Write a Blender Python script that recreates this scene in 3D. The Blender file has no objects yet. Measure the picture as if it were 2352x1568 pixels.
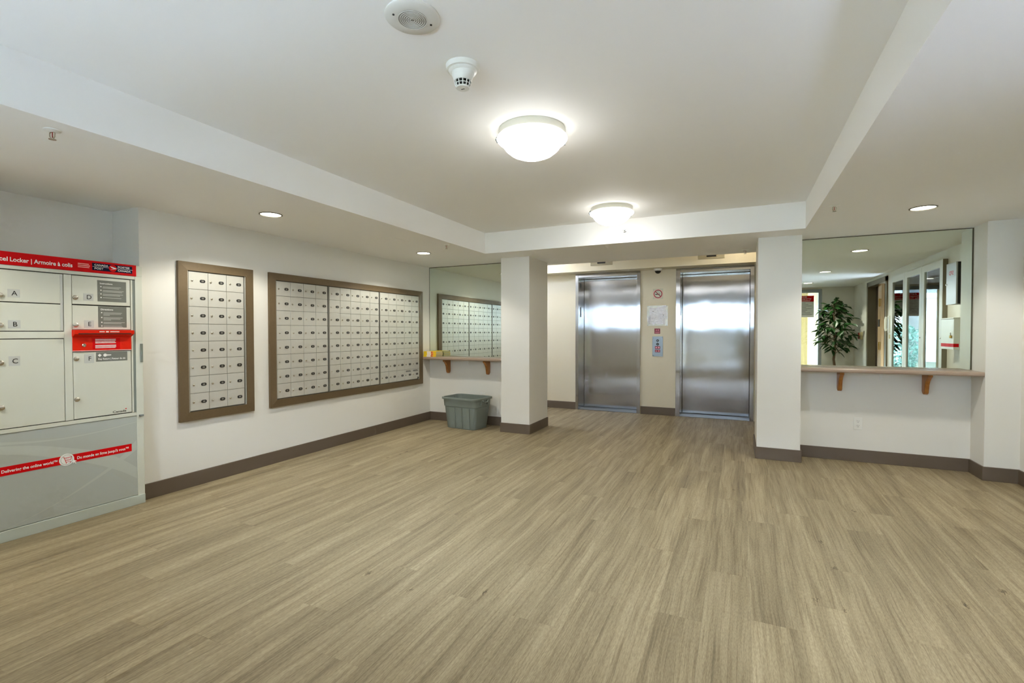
import bpy, math, random
from mathutils import Vector, Matrix

S = bpy.context.scene
C = S.collection
random.seed(7)

# ------------------------------------------------------------------ camera, world, exposure
cam_data = bpy.data.cameras.new('camera')
cam_data.sensor_width = 36.0
cam_data.lens = 1111.47 / 2352 * 36.0
cam_data.clip_start = 0.02
cam = bpy.data.objects.new('camera', cam_data)
C.objects.link(cam)
cam.location = (0, 0, 1.25)
cam.rotation_euler = (math.radians(90 - 1.087), math.radians(0.043), math.radians(25.131))
S.camera = cam

world = bpy.data.worlds.new('overcast_sky')
S.world = world
world.use_nodes = True
wn = world.node_tree
bg = wn.nodes['Background']
bg.inputs['Color'].default_value = (0.68, 0.78, 1.03, 1)
bg.inputs['Strength'].default_value = 17.0

S.view_settings.view_transform = 'Standard'
S.view_settings.look = 'None'
S.view_settings.gamma = 1.0
S.view_settings.use_curve_mapping = False
S.view_settings.exposure = 1.45
S.cycles.diffuse_bounces = 5
S.cycles.glossy_bounces = 5
S.cycles.max_bounces = 9
S.cycles.use_adaptive_sampling = True
S.cycles.adaptive_threshold = 0.06
S.cycles.adaptive_min_samples = 16

DOME_E = 7.5      # bowl glass of the ceiling lights
CAN_E = 7.0       # lamp discs of the recessed downlights
LOBBY_E = 30.0     # downlights in the lift lobby cove
DOME_COL = (1.0, 0.985, 0.955)
CAN_COL = (1.0, 0.96, 0.835)
CAN_W = 22.5       # watts of each downlight

# ------------------------------------------------------------------ dimensions (metres)
XL, XR, XS = -4.015, 1.875, 2.099
YA, YR, YR1 = 5.783, 5.631, 5.361
ZC, ZH = 2.175, 2.416
XB0, XB1, YB = -2.714, 0.531, 5.038
CX0, CX1, CY0, CY1 = -2.703, -2.319, 5.44, 6.057
DX0, DX1, DY0, DY1 = 0.165, 0.538, 5.355, 6.0
YE = 7.552
YK = -0.53
BH, BT = 0.117, 0.012
LX0 = -3.7
LXR = 0.21
ZT = 2.62


# ------------------------------------------------------------------ materials
def lin(c):
    return tuple(((v / 255) / 12.92 if v / 255 <= 0.04045 else ((v / 255 + 0.055) / 1.055) ** 2.4) for v in c)


class NT:
    def __init__(self, m):
        m.use_nodes = True
        self.t = m.node_tree
        self.b = self.t.nodes['Principled BSDF']

    def n(self, kind, **kw):
        nd = self.t.nodes.new(kind)
        for k, v in kw.items():
            if k in nd.inputs:
                nd.inputs[k].default_value = v
            else:
                setattr(nd, k, v)
        return nd

    def l(self, a, b):
        self.t.links.new(a, b)


def mat(name, rgb, rough=0.5, metal=0.0, spec=None, bump=None, vary=None):
    """rgb in 0..255; bump=(scale, distance, strength); vary=(scale, amount)"""
    m = bpy.data.materials.new(name)
    q = NT(m)
    col = lin(rgb)
    q.b.inputs['Base Color'].default_value = (*col, 1)
    q.b.inputs['Roughness'].default_value = rough
    q.b.inputs['Metallic'].default_value = metal
    if spec is not None:
        q.b.inputs['Specular IOR Level'].default_value = spec
    tc = None
    if bump or vary:
        tc = q.n('ShaderNodeTexCoord')
    if vary:
        nz = q.n('ShaderNodeTexNoise', Scale=vary[0], Detail=4.0)
        q.l(tc.outputs['Object'], nz.inputs['Vector'])
        mx = q.n('ShaderNodeMix', data_type='RGBA')
        mx.inputs[6].default_value = (*[c * (1 - vary[1]) for c in col], 1)
        mx.inputs[7].default_value = (*[min(1, c * (1 + vary[1])) for c in col], 1)
        q.l(nz.outputs['Fac'], mx.inputs[0])
        q.l(mx.outputs[2], q.b.inputs['Base Color'])
    if bump:
        nb = q.n('ShaderNodeTexNoise', Scale=bump[0], Detail=3.0)
        q.l(tc.outputs['Object'], nb.inputs['Vector'])
        bp = q.n('ShaderNodeBump', Strength=bump[2], Distance=bump[1])
        q.l(nb.outputs['Fac'], bp.inputs['Height'])
        q.l(bp.outputs['Normal'], q.b.inputs['Normal'])
    return m


def emit(name, rgb, strength, base=(255, 255, 255)):
    m = bpy.data.materials.new(name)
    q = NT(m)
    q.b.inputs['Base Color'].default_value = (*lin(base), 1)
    q.b.inputs['Emission Color'].default_value = (*rgb, 1)
    q.b.inputs['Emission Strength'].default_value = strength
    q.b.inputs['Roughness'].default_value = 0.3
    return m


def glass_mat(name, tint=(1, 1, 1), refl=1.0):
    m = bpy.data.materials.new(name)
    m.use_nodes = True
    t = m.node_tree
    t.nodes.clear()
    out = t.nodes.new('ShaderNodeOutputMaterial')
    mx = t.nodes.new('ShaderNodeMixShader')
    tr = t.nodes.new('ShaderNodeBsdfTransparent')
    tr.inputs['Color'].default_value = (*tint, 1)
    gl = t.nodes.new('ShaderNodeBsdfGlossy')
    gl.inputs['Roughness'].default_value = 0.0
    gl.inputs['Color'].default_value = (refl, refl, refl, 1)
    fr = t.nodes.new('ShaderNodeFresnel')
    fr.inputs['IOR'].default_value = 1.6
    t.links.new(fr.outputs[0], mx.inputs[0])
    t.links.new(tr.outputs[0], mx.inputs[1])
    t.links.new(gl.outputs[0], mx.inputs[2])
    t.links.new(mx.outputs[0], out.inputs['Surface'])
    return m


def wood_plank_mat():
    m = bpy.data.materials.new('greige_vinyl_plank')
    q = NT(m)
    tc = q.n('ShaderNodeTexCoord')
    oi = q.n('ShaderNodeObjectInfo')
    mul = q.n('ShaderNodeMath', operation='MULTIPLY')
    mul.inputs[1].default_value = 43.0
    q.l(oi.outputs['Random'], mul.inputs[0])
    cb = q.n('ShaderNodeCombineXYZ')
    q.l(mul.outputs[0], cb.inputs[0]); q.l(mul.outputs[0], cb.inputs[1]); q.l(mul.outputs[0], cb.inputs[2])
    add = q.n('ShaderNodeVectorMath', operation='ADD')
    q.l(tc.outputs['Object'], add.inputs[0]); q.l(cb.outputs[0], add.inputs[1])
    # warp across the board so that the grain wanders
    mw = q.n('ShaderNodeMapping'); mw.inputs['Scale'].default_value = (2.6, 0.9, 1.0)
    q.l(add.outputs[0], mw.inputs['Vector'])
    nw = q.n('ShaderNodeTexNoise', Scale=1.0, Detail=2.0)
    q.l(mw.outputs[0], nw.inputs['Vector'])
    sub = q.n('ShaderNodeMath', operation='MULTIPLY_ADD')
    sub.inputs[1].default_value = 0.07; sub.inputs[2].default_value = -0.035
    q.l(nw.outputs['Fac'], sub.inputs[0])
    cb2 = q.n('ShaderNodeCombineXYZ'); q.l(sub.outputs[0], cb2.inputs[0])
    wv = q.n('ShaderNodeVectorMath', operation='ADD')
    q.l(add.outputs[0], wv.inputs[0]); q.l(cb2.outputs[0], wv.inputs[1])

    def streak(sx, sy, detail, rough=0.6):
        mp = q.n('ShaderNodeMapping'); mp.inputs['Scale'].default_value = (sx, sy, 1)
        q.l(wv.outputs[0], mp.inputs['Vector'])
        nz = q.n('ShaderNodeTexNoise', Scale=1.0, Detail=detail, Roughness=rough)
        q.l(mp.outputs[0], nz.inputs['Vector'])
        return nz
    broad = streak(15, 0.7, 3.0)
    fine = streak(95, 2.2, 5.0, 0.7)
    pore = streak(330, 48, 2.0, 0.6)
    r1 = q.n('ShaderNodeValToRGB')
    e = r1.color_ramp.elements
    e[0].position = 0.30; e[0].color = (*lin((139, 125, 97)), 1)
    e[1].position = 0.70; e[1].color = (*lin((179, 164, 132)), 1)
    mid = r1.color_ramp.elements.new(0.5); mid.color = (*lin((161, 146, 115)), 1)
    q.l(broad.outputs['Fac'], r1.inputs['Fac'])
    # fine dark grain
    r2 = q.n('ShaderNodeValToRGB')
    r2.color_ramp.elements[0].position = 0.36; r2.color_ramp.elements[0].color = (0.55, 0.52, 0.47, 1)
    r2.color_ramp.elements[1].position = 0.53; r2.color_ramp.elements[1].color = (1, 1, 1, 1)
    q.l(fine.outputs['Fac'], r2.inputs['Fac'])
    m1 = q.n('ShaderNodeMix', data_type='RGBA', blend_type='MULTIPLY'); m1.inputs[0].default_value = 0.7
    q.l(r1.outputs[0], m1.inputs[6]); q.l(r2.outputs[0], m1.inputs[7])
    r3 = q.n('ShaderNodeValToRGB')
    r3.color_ramp.elements[0].position = 0.35; r3.color_ramp.elements[0].color = (0.66, 0.64, 0.61, 1)
    r3.color_ramp.elements[1].position = 0.62; r3.color_ramp.elements[1].color = (1.06, 1.06, 1.06, 1)
    q.l(pore.outputs['Fac'], r3.inputs['Fac'])
    m2 = q.n('ShaderNodeMix', data_type='RGBA', blend_type='MULTIPLY'); m2.inputs[0].default_value = 0.65
    q.l(m1.outputs[2], m2.inputs[6]); q.l(r3.outputs[0], m2.inputs[7])
    # sparse knots
    mk = q.n('ShaderNodeMapping'); mk.inputs['Scale'].default_value = (5.5, 2.6, 1)
    q.l(wv.outputs[0], mk.inputs['Vector'])
    vo = q.n('ShaderNodeTexVoronoi', Scale=1.0, Randomness=1.0)
    q.l(mk.outputs[0], vo.inputs['Vector'])
    rk = q.n('ShaderNodeValToRGB')
    rk.color_ramp.elements[0].position = 0.02; rk.color_ramp.elements[0].color = (0.40, 0.37, 0.33, 1)
    rk.color_ramp.elements[1].position = 0.12; rk.color_ramp.elements[1].color = (1, 1, 1, 1)
    pk = rk.color_ramp.elements.new(0.075); pk.color = (1.18, 1.17, 1.15, 1)
    pk2 = rk.color_ramp.elements.new(0.05); pk2.color = (0.55, 0.52, 0.48, 1)
    rag = q.n('ShaderNodeMath', operation='MULTIPLY_ADD'); rag.inputs[1].default_value = 0.34; rag.inputs[2].default_value = -0.17
    q.l(pore.outputs['Fac'], rag.inputs[0])
    rs = q.n('ShaderNodeMath', operation='ADD'); q.l(rag.outputs[0], rs.inputs[0]); q.l(vo.outputs['Distance'], rs.inputs[1])
    q.l(rs.outputs[0], rk.inputs['Fac'])
    sepc = q.n('ShaderNodeSeparateColor'); q.l(vo.outputs['Color'], sepc.inputs[0])
    gt = q.n('ShaderNodeMath', operation='GREATER_THAN'); gt.inputs[1].default_value = 0.45
    q.l(sepc.outputs[0], gt.inputs[0])
    m3 = q.n('ShaderNodeMix', data_type='RGBA', blend_type='MULTIPLY')
    q.l(gt.outputs[0], m3.inputs[0]); q.l(m2.outputs[2], m3.inputs[6]); q.l(rk.outputs[0], m3.inputs[7])
    # whole-board tone
    hs = q.n('ShaderNodeHueSaturation', Saturation=0.98)
    mr = q.n('ShaderNodeMapRange'); mr.inputs['To Min'].default_value = 0.94; mr.inputs['To Max'].default_value = 1.05
    q.l(oi.outputs['Random'], mr.inputs['Value']); q.l(mr.outputs[0], hs.inputs['Value'])
    q.l(m3.outputs[2], hs.inputs['Color'])
    q.l(hs.outputs[0], q.b.inputs['Base Color'])
    q.b.inputs['Roughness'].default_value = 0.5
    q.b.inputs['Specular IOR Level'].default_value = 0.3
    bp = q.n('ShaderNodeBump', Strength=0.25, Distance=0.0006)
    q.l(fine.outputs['Fac'], bp.inputs['Height']); q.l(bp.outputs['Normal'], q.b.inputs['Normal'])
    return m


def steel_mat():
    """vertically brushed steel: reflections smear sideways, slow waves in the sheet"""
    m = bpy.data.materials.new('brushed_stainless_steel')
    q = NT(m)
    q.b.inputs['Base Color'].default_value = (0.47, 0.475, 0.485, 1)
    q.b.inputs['Metallic'].default_value = 1.0
    q.b.inputs['Roughness'].default_value = 0.07
    tc = q.n('ShaderNodeTexCoord')
    mp = q.n('ShaderNodeMapping'); mp.inputs['Scale'].default_value = (3.6, 1.0, 2.6)
    q.l(tc.outputs['Object'], mp.inputs['Vector'])
    nz = q.n('ShaderNodeTexNoise', Scale=1.0, Detail=1.5, Roughness=0.4)
    q.l(mp.outputs[0], nz.inputs['Vector'])
    b1 = q.n('ShaderNodeBump', Strength=1.0, Distance=0.0019)
    q.l(nz.outputs['Fac'], b1.inputs['Height'])
    mp2 = q.n('ShaderNodeMapping'); mp2.inputs['Scale'].default_value = (2.3e4, 2.3e4, 2.1e4)
    q.l(tc.outputs['Object'], mp2.inputs['Vector'])
    w1 = q.n('ShaderNodeTexWhiteNoise', noise_dimensions='3D')
    q.l(mp2.outputs[0], w1.inputs['Vector'])
    sc = q.n('ShaderNodeSeparateColor'); q.l(w1.outputs['Color'], sc.inputs[0])
    ad = q.n('ShaderNodeMath', operation='ADD'); q.l(sc.outputs[0], ad.inputs[0]); q.l(sc.outputs[1], ad.inputs[1])
    ma = q.n('ShaderNodeMath', operation='MULTIPLY_ADD'); ma.inputs[1].default_value = 0.26; ma.inputs[2].default_value = -0.26
    q.l(ad.outputs[0], ma.inputs[0])
    mz = q.n('ShaderNodeMath', operation='MULTIPLY_ADD'); mz.inputs[1].default_value = 0.012; mz.inputs[2].default_value = -0.006
    q.l(sc.outputs[2], mz.inputs[0])
    cb = q.n('ShaderNodeCombineXYZ'); q.l(ma.outputs[0], cb.inputs[0]); q.l(mz.outputs[0], cb.inputs[2])
    av = q.n('ShaderNodeVectorMath', operation='ADD'); q.l(b1.outputs['Normal'], av.inputs[0]); q.l(cb.outputs[0], av.inputs[1])
    nm = q.n('ShaderNodeVectorMath', operation='NORMALIZE'); q.l(av.outputs[0], nm.inputs[0])
    q.l(nm.outputs[0], q.b.inputs['Normal'])
    return m


def wood_mat(name, a, b, sc=(4, 30, 30), rough=0.4):
    m = bpy.data.materials.new(name)
    q = NT(m)
    tc = q.n('ShaderNodeTexCoord')
    mp = q.n('ShaderNodeMapping'); mp.inputs['Scale'].default_value = sc
    q.l(tc.outputs['Object'], mp.inputs['Vector'])
    nz = q.n('ShaderNodeTexNoise', Scale=1.0, Detail=4.0)
    q.l(mp.outputs[0], nz.inputs['Vector'])
    r = q.n('ShaderNodeValToRGB')
    r.color_ramp.elements[0].position = 0.35; r.color_ramp.elements[0].color = (*lin(a), 1)
    r.color_ramp.elements[1].position = 0.65; r.color_ramp.elements[1].color = (*lin(b), 1)
    q.l(nz.outputs['Fac'], r.inputs['Fac']); q.l(r.outputs[0], q.b.inputs['Base Color'])
    q.b.inputs['Roughness'].default_value = rough
    return m


M = {}
M['wall'] = mat('off_white_wall_paint', (231, 229, 221), 0.55, bump=(220, 0.0006, 0.25), vary=(1.2, 0.012))
M['ceil'] = mat('matt_ceiling_paint', (246, 246, 244), 0.75, bump=(160, 0.0005, 0.2), vary=(1.0, 0.012))
M['wall_lobby'] = mat('cream_wall_paint', (220, 211, 186), 0.55, bump=(220, 0.0006, 0.25))
M['base'] = mat('taupe_vinyl_baseboard', (103, 90, 76), 0.5, vary=(3, 0.05))
M['plank'] = wood_plank_mat()
M['slab'] = mat('dark_subfloor', (70, 62, 50), 0.8, vary=(4, .05))
M['bronze'] = mat('hammered_bronze_frame', (114, 97, 71), 0.42, 0.25, bump=(420, 0.0012, 0.5), vary=(60, 0.10))
M['alu'] = mat('satin_aluminium_door', (208, 207, 199), 0.42, 0.35, vary=(40, 0.03))
M['alu_side'] = mat('mailbox_carcass_grey', (120, 119, 112), 0.5, 0.3)
M['dark'] = mat('black_plastic', (28, 28, 28), 0.45)
M['plate_in'] = mat('number_slip_grey', (132, 131, 124), 0.6)
M['chrome'] = mat('nickel_lock', (205, 200, 188), 0.22, 0.9)
M['locker'] = mat('sage_grey_powder_coat', (214, 216, 202), 0.45, vary=(3, 0.02))
M['locker_pl'] = mat('grey_green_plinth', (192, 200, 191), 0.45)
M['locker_dk'] = mat('locker_channel_grey', (128, 136, 130), 0.5)
M['gap'] = mat('dark_gap', (38, 38, 32), 0.8)
M['lpanel'] = mat('grey_printed_panel', (180, 186, 180), 0.5, vary=(2, 0.03))
M['lswoosh'] = mat('pale_print_grey', (191, 196, 187), 0.5)
M['lswoosh2'] = mat('mid_print_grey', (180, 185, 177), 0.5)
M['red'] = mat('post_red_print', (214, 0, 8), 0.5, spec=0.15)
M['redpaint'] = mat('orange_red_paint', (224, 36, 8), 0.45, spec=0.2)
M['navy'] = mat('navy_print', (10, 16, 56), 0.5, spec=0.15)
M['white'] = mat('white_print', (244, 244, 240), 0.5)
M['pinkish'] = mat('pale_pink_print', (246, 176, 168), 0.5)
M['ink'] = mat('black_ink', (26, 26, 26), 0.6)
M['label'] = mat('grey_label_film', (196, 199, 193), 0.35)
M['notice'] = mat('grey_notice_film', (118, 121, 113), 0.4)
M['notice_txt'] = mat('pale_grey_print', (196, 198, 190), 0.5)
M['bin'] = mat('grey_green_plastic', (126, 136, 131), 0.45, bump=(300, 0.0006, 0.2), vary=(5, 0.03))
M['shelf'] = wood_mat('taupe_laminate', (158, 138, 122), (170, 150, 133), (3, 40, 40), 0.3)
M['oak'] = wood_mat('varnished_oak', (150, 92, 36), (178, 118, 52), (60, 60, 7), 0.35)
M['mirror'] = mat('silvered_mirror', (226, 234, 222), 0.0, 1.0)
M['medge'] = mat('dark_mirror_channel', (86, 84, 66), 0.5, 0.3)
M['steel'] = steel_mat()
M['steel_pl'] = mat('satin_steel_plate', (138, 145, 148), 0.35, 0.8, vary=(30, .04))
M['indic'] = mat('beige_indicator_plate', (168, 160, 134), 0.5)
M['pwhite'] = mat('white_plastic', (232, 232, 226), 0.35)
M['offw'] = mat('speaker_cover_white', (222, 221, 214), 0.5)
M['grille'] = mat('speaker_mesh_grey', (148, 146, 138), 0.6, bump=(900, 0.001, 0.8))
M['burg'] = mat('burgundy_print', (128, 28, 44), 0.4)
M['burg_lt'] = mat('rose_print', (226, 142, 152), 0.5)
M['nsred'] = mat('sign_dark_red', (140, 26, 30), 0.4)
M['paper'] = mat('torn_white_paper', (236, 238, 246), 0.6, bump=(38, 0.012, 0.9), vary=(30, .10))
M['acryl'] = mat('clear_acrylic_plate', (206, 204, 182), 0.15, vary=(8, .02))
M['yellow'] = mat('directory_yellow', (238, 202, 30), 0.5)
M['orange'] = mat('directory_orange', (240, 140, 78), 0.5)
M['pages'] = mat('page_edges', (196, 190, 160), 0.8, bump=(600, .0008, .4))
M['dome'] = emit('lit_opal_glass', DOME_COL, DOME_E)
M['dome_rim'] = emit('lit_opal_glass_rim', DOME_COL, 2.2)
M['can'] = emit('lit_lamp_lens', CAN_COL, CAN_E)
M['can_lobby'] = emit('lit_warm_lamp_lens', (1.0, 0.89, 0.70), LOBBY_E)
M['can_vest'] = emit('lit_dim_lamp_lens', (1.0, 0.86, 0.60), 5.0)
M['trimw'] = mat('white_metal_trim', (214, 212, 200), 0.4)
M['trimd'] = mat('bronze_trim_ring', (120, 116, 98), 0.4, 0.3)
M['glass'] = glass_mat('clear_glass', (0.93, 0.97, 0.96))
M['frame_al'] = mat('grey_aluminium_frame', (168, 176, 180), 0.4, 0.4)
M['white_frame'] = mat('white_cabinet_frame', (222, 222, 216), 0.4)
M['blackback'] = mat('dark_backing', (40, 44, 46), 0.7)
M['dbrown'] = wood_mat('dark_brown_door', (54, 42, 28), (66, 52, 36), (30, 30, 3), 0.85)
M['tan'] = wood_mat('pale_wood_edge', (186, 152, 108), (200, 168, 124), (40, 40, 4), 0.5)
M['dframe'] = mat('putty_metal_door_frame', (128, 120, 100), 0.45)
M['brass'] = mat('brass', (190, 150, 70), 0.3, 0.9)
M['alarm_red'] = mat('alarm_dark_red', (130, 22, 20), 0.4)
M['beige'] = mat('beige_plastic', (218, 206, 160), 0.4)
M['fdbox'] = mat('grey_enamel_box', (188, 188, 190), 0.4, 0.2)
M['leaf'] = mat('ficus_leaf_green', (44, 84, 38), 0.35, vary=(9, 0.35))
M['bark'] = mat('grey_brown_bark', (112, 92, 72), 0.8, bump=(60, .004, .6))
M['pot'] = mat('dark_planter', (62, 56, 50), 0.5)
M['soil'] = mat('soil', (48, 38, 28), 0.9, bump=(50, .01, .8))
M['yellow_wall'] = mat('vestibule_cream_paint', (160, 142, 98), 0.6)
M['grass'] = mat('lawn_green', (98, 104, 88), 0.9, vary=(3, 0.2), bump=(40, .02, .6))
M['concrete'] = mat('pale_concrete', (190, 190, 188), 0.85, vary=(2, .06))
M['siding'] = mat('pale_house_siding', (214, 216, 214), 0.8)
M['siding_dk'] = mat('slate_house_siding', (120, 126, 134), 0.8)
M['winglass'] = mat('house_window_glass', (86, 100, 112), 0.1)
M['shrub'] = mat('shrub_green', (66, 98, 56), 0.7, vary=(14, .4))
M['shrub2'] = mat('blue_green_shrub', (104, 140, 128), 0.7, vary=(14, .3))


# ------------------------------------------------------------------ mesh helpers
wl = {}          # world location of every object by name


class MB:
    def __init__(s):
        s.v = []; s.f = []; s.m = []

    def _add(s, vs, fs, mi=0):
        o = len(s.v)
        s.v += [Vector(v) for v in vs]
        s.f += [tuple(i + o for i in f) for f in fs]
        s.m += [mi] * len(fs)
        return s

    def box(s, x0, x1, y0, y1, z0, z1, mi=0):
        vs = [(x, y, z) for x in (x0, x1) for y in (y0, y1) for z in (z0, z1)]
        return s._add(vs, [(0, 1, 3, 2), (4, 6, 7, 5), (0, 4, 5, 1), (2, 3, 7, 6), (0, 2, 6, 4), (1, 5, 7, 3)], mi)

    def prism(s, poly, axis, a, b, mi=0):
        """poly: 2-D points; axis 'x': (y,z) 'y': (x,z) 'z': (x,y)"""
        def P(p, t):
            return {'x': (t, p[0], p[1]), 'y': (p[0], t, p[1]), 'z': (p[0], p[1], t)}[axis]
        n = len(poly)
        vs = [P(p, a) for p in poly] + [P(p, b) for p in poly]
        fs = [tuple(range(n)), tuple(range(2 * n - 1, n - 1, -1))]
        fs += [(i, i + n, (i + 1) % n + n, (i + 1) % n) for i in range(n)]
        return s._add(vs, fs, mi)

    def lathe(s, prof, c, axis='z', seg=24, mi=0):
        """prof: (radius, height) pairs; revolved about axis through c"""
        cx, cy, cz = c
        vs = []; fs = []
        ring = []
        for (r, h) in prof:
            if r < 1e-6:
                ring.append([len(vs)]); vs.append((0, 0, h))
            else:
                ids = []
                for k in range(seg):
                    t = 2 * math.pi * k / seg
                    ids.append(len(vs)); vs.append((r * math.cos(t), r * math.sin(t), h))
                ring.append(ids)
        for a, b in zip(ring[:-1], ring[1:]):
            if len(a) == 1 and len(b) > 1:
                for k in range(seg): fs.append((a[0], b[k], b[(k + 1) % seg]))
            elif len(b) == 1 and len(a) > 1:
                for k in range(seg): fs.append((a[k], b[0], a[(k + 1) % seg]))
            elif len(a) > 1:
                for k in range(seg): fs.append((a[k], b[k], b[(k + 1) % seg], a[(k + 1) % seg]))
        if axis == 'x': vs = [(h, x, y) for (x, y, h) in vs]
        elif axis == 'y': vs = [(x, h, y) for (x, y, h) in vs]
        vs = [(x + cx, y + cy, z + cz) for (x, y, z) in vs]
        return s._add(vs, fs, mi)

    def disc(s, c, r, axis, t0, t1, seg=24, mi=0):
        return s.lathe([(0, t0), (r, t0), (r, t1), (0, t1)], c, axis, seg, mi)

    def tube(s, pts, radii, seg=8, mi=0):
        pts = [Vector(p) for p in pts]
        if not isinstance(radii, (list, tuple)): radii = [radii] * len(pts)
        vs = []; fs = []
        up = Vector((0.13, 0.31, 0.94))
        for i, p in enumerate(pts):
            d = (pts[min(i + 1, len(pts) - 1)] - pts[max(i - 1, 0)]).normalized()
            a = d.cross(up)
            if a.length < 1e-4: a = d.cross(Vector((1, 0, 0)))
            a.normalize(); b = d.cross(a)
            for k in range(seg):
                t = 2 * math.pi * k / seg
                vs.append(p + (a * math.cos(t) + b * math.sin(t)) * radii[i])
        n = len(pts)
        for i in range(n - 1):
            for k in range(seg):
                k2 = (k + 1) % seg
                fs.append((i * seg + k, i * seg + k2, (i + 1) * seg + k2, (i + 1) * seg + k))
        fs.append(tuple(range(seg - 1, -1, -1))); fs.append(tuple((n - 1) * seg + k for k in range(seg)))
        return s._add(vs, fs, mi)

    def loft(s, rings, caps=(True, True), mi=0):
        n = len(rings[0]); vs = [p for r in rings for p in r]; fs = []
        for i in range(len(rings) - 1):
            for k in range(n):
                k2 = (k + 1) % n
                fs.append((i * n + k, i * n + k2, (i + 1) * n + k2, (i + 1) * n + k))
        if caps[0]: fs.append(tuple(range(n - 1, -1, -1)))
        if caps[1]: fs.append(tuple((len(rings) - 1) * n + k for k in range(n)))
        return s._add(vs, fs, mi)

    def quad(s, a, b, c, d, mi=0):
        return s._add([a, b, c, d], [(0, 1, 2, 3)], mi)

    def build(s, name, material, parent=None, smooth=False, bevel=0.0, local=False, label=None):
        """vertices are world coordinates (or the parent's coordinates when local)"""
        lo = Vector([min(v[i] for v in s.v) for i in range(3)])
        hi = Vector([max(v[i] for v in s.v) for i in range(3)])
        o = Vector(((lo.x + hi.x) / 2, (lo.y + hi.y) / 2, lo.z))
        me = bpy.data.meshes.new(name)
        me.from_pydata([v - o for v in s.v], [], s.f)
        for mm in (material if isinstance(material, (list, tuple)) else [material]):
            me.materials.append(M[mm] if isinstance(mm, str) else mm)
        me.polygons.foreach_set('material_index', s.m)
        import bmesh
        bm = bmesh.new(); bm.from_mesh(me)
        bmesh.ops.recalc_face_normals(bm, faces=bm.faces)
        bm.to_mesh(me); bm.free()
        if smooth:
            me.polygons.foreach_set('use_smooth', [True] * len(me.polygons))
            try: me.set_sharp_from_angle(angle=math.radians(42))
            except Exception: pass
        ob = bpy.data.objects.new(name, me)
        C.objects.link(ob)
        place(ob, o, parent, local)
        if bevel:
            b = ob.modifiers.new('bevel', 'BEVEL'); b.width = bevel; b.segments = 2; b.limit_method = 'ANGLE'
        if label: ob['label'] = label
        return ob


def place(ob, o, parent, local=False):
    if parent is None:
        ob.location = o; wl[ob.name] = Vector(o)
    else:
        ob.parent = parent
        base = Vector((0, 0, 0)) if local else wl[parent.name]
        ob.location = Vector(o) - base
        wl[ob.name] = Vector(o)


def thing(name, label, cat, loc, group=None, rotz=0.0):
    e = bpy.data.objects.new(name, None)
    e.empty_display_size = 0.1
    C.objects.link(e)
    e.location = loc; e.rotation_euler = (0, 0, rotz)
    wl[e.name] = Vector(loc)
    return tag(e, label, cat, group)


def tag(o, label, cat, group=None):
    o['label'] = label; o['category'] = cat
    if group: o['group'] = group
    return o


def struct(o, label=None):
    o['kind'] = 'structure'
    if label: o['label'] = label
    return o


def sbox(name, material, *b, label=None):
    return struct(MB().box(*b).build(name, material), label)


DIRS = {'+x': (Vector((0, 1, 0)), Vector((1, 0, 0))),     # surface faces +x: text runs along +y
        '-x': (Vector((0, -1, 0)), Vector((-1, 0, 0))),
        '-y': (Vector((1, 0, 0)), Vector((0, -1, 0))),
        '+y': (Vector((-1, 0, 0)), Vector((0, 1, 0)))}


def text(s, loc, size, material, parent, face, width=None, align='LEFT', bold=0.0, name='lettering'):
    """flat print lying on a vertical surface; size = cap height"""
    cu = bpy.data.curves.new('t', 'FONT')
    cu.body = s; cu.size = size / 0.69; cu.offset = bold * size
    cu.align_x = align; cu.resolution_u = 3
    to = bpy.data.objects.new('t', cu)
    me = bpy.data.meshes.new_from_object(to)
    bpy.data.objects.remove(to); bpy.data.curves.remove(cu)
    if width and len(me.vertices):
        xs = [v.co.x for v in me.vertices]
        k = width / (max(xs) - min(xs))
        for v in me.vertices: v.co.x *= k
    r, n = DIRS[face]
    up = Vector((0, 0, 1))
    for v in me.vertices:
        v.co = r * v.co.x + up * v.co.y
    me.name = name
    me.materials.clear(); me.materials.append(M[material])
    ob = bpy.data.objects.new(name, me); C.objects.link(ob)
    place(ob, loc, parent)
    return ob


def bars(rows, parent, face, material, thick, name='print_lines'):
    """illegibly small print: rows of (x_start, x_end, height, base point)"""
    mb = MB()
    r, n = DIRS[face]
    for (p, w, h) in rows:
        p = Vector(p)
        a = p; b = p + r * w; u = Vector((0, 0, h))
        mb.quad(a, b, b + u, a + u)
    return mb.build(name, material, parent)


def copytree(o, delta, parent=None):
    c = o.copy(); C.objects.link(c)
    if parent is None:
        c.location = Vector(o.location) + Vector(delta)
        wl[c.name] = wl[o.name] + Vector(delta)
    else:
        c.parent = parent; wl[c.name] = wl[parent.name]
    for ch in list(o.children):
        copytree(ch, delta, c)
    return c


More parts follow.
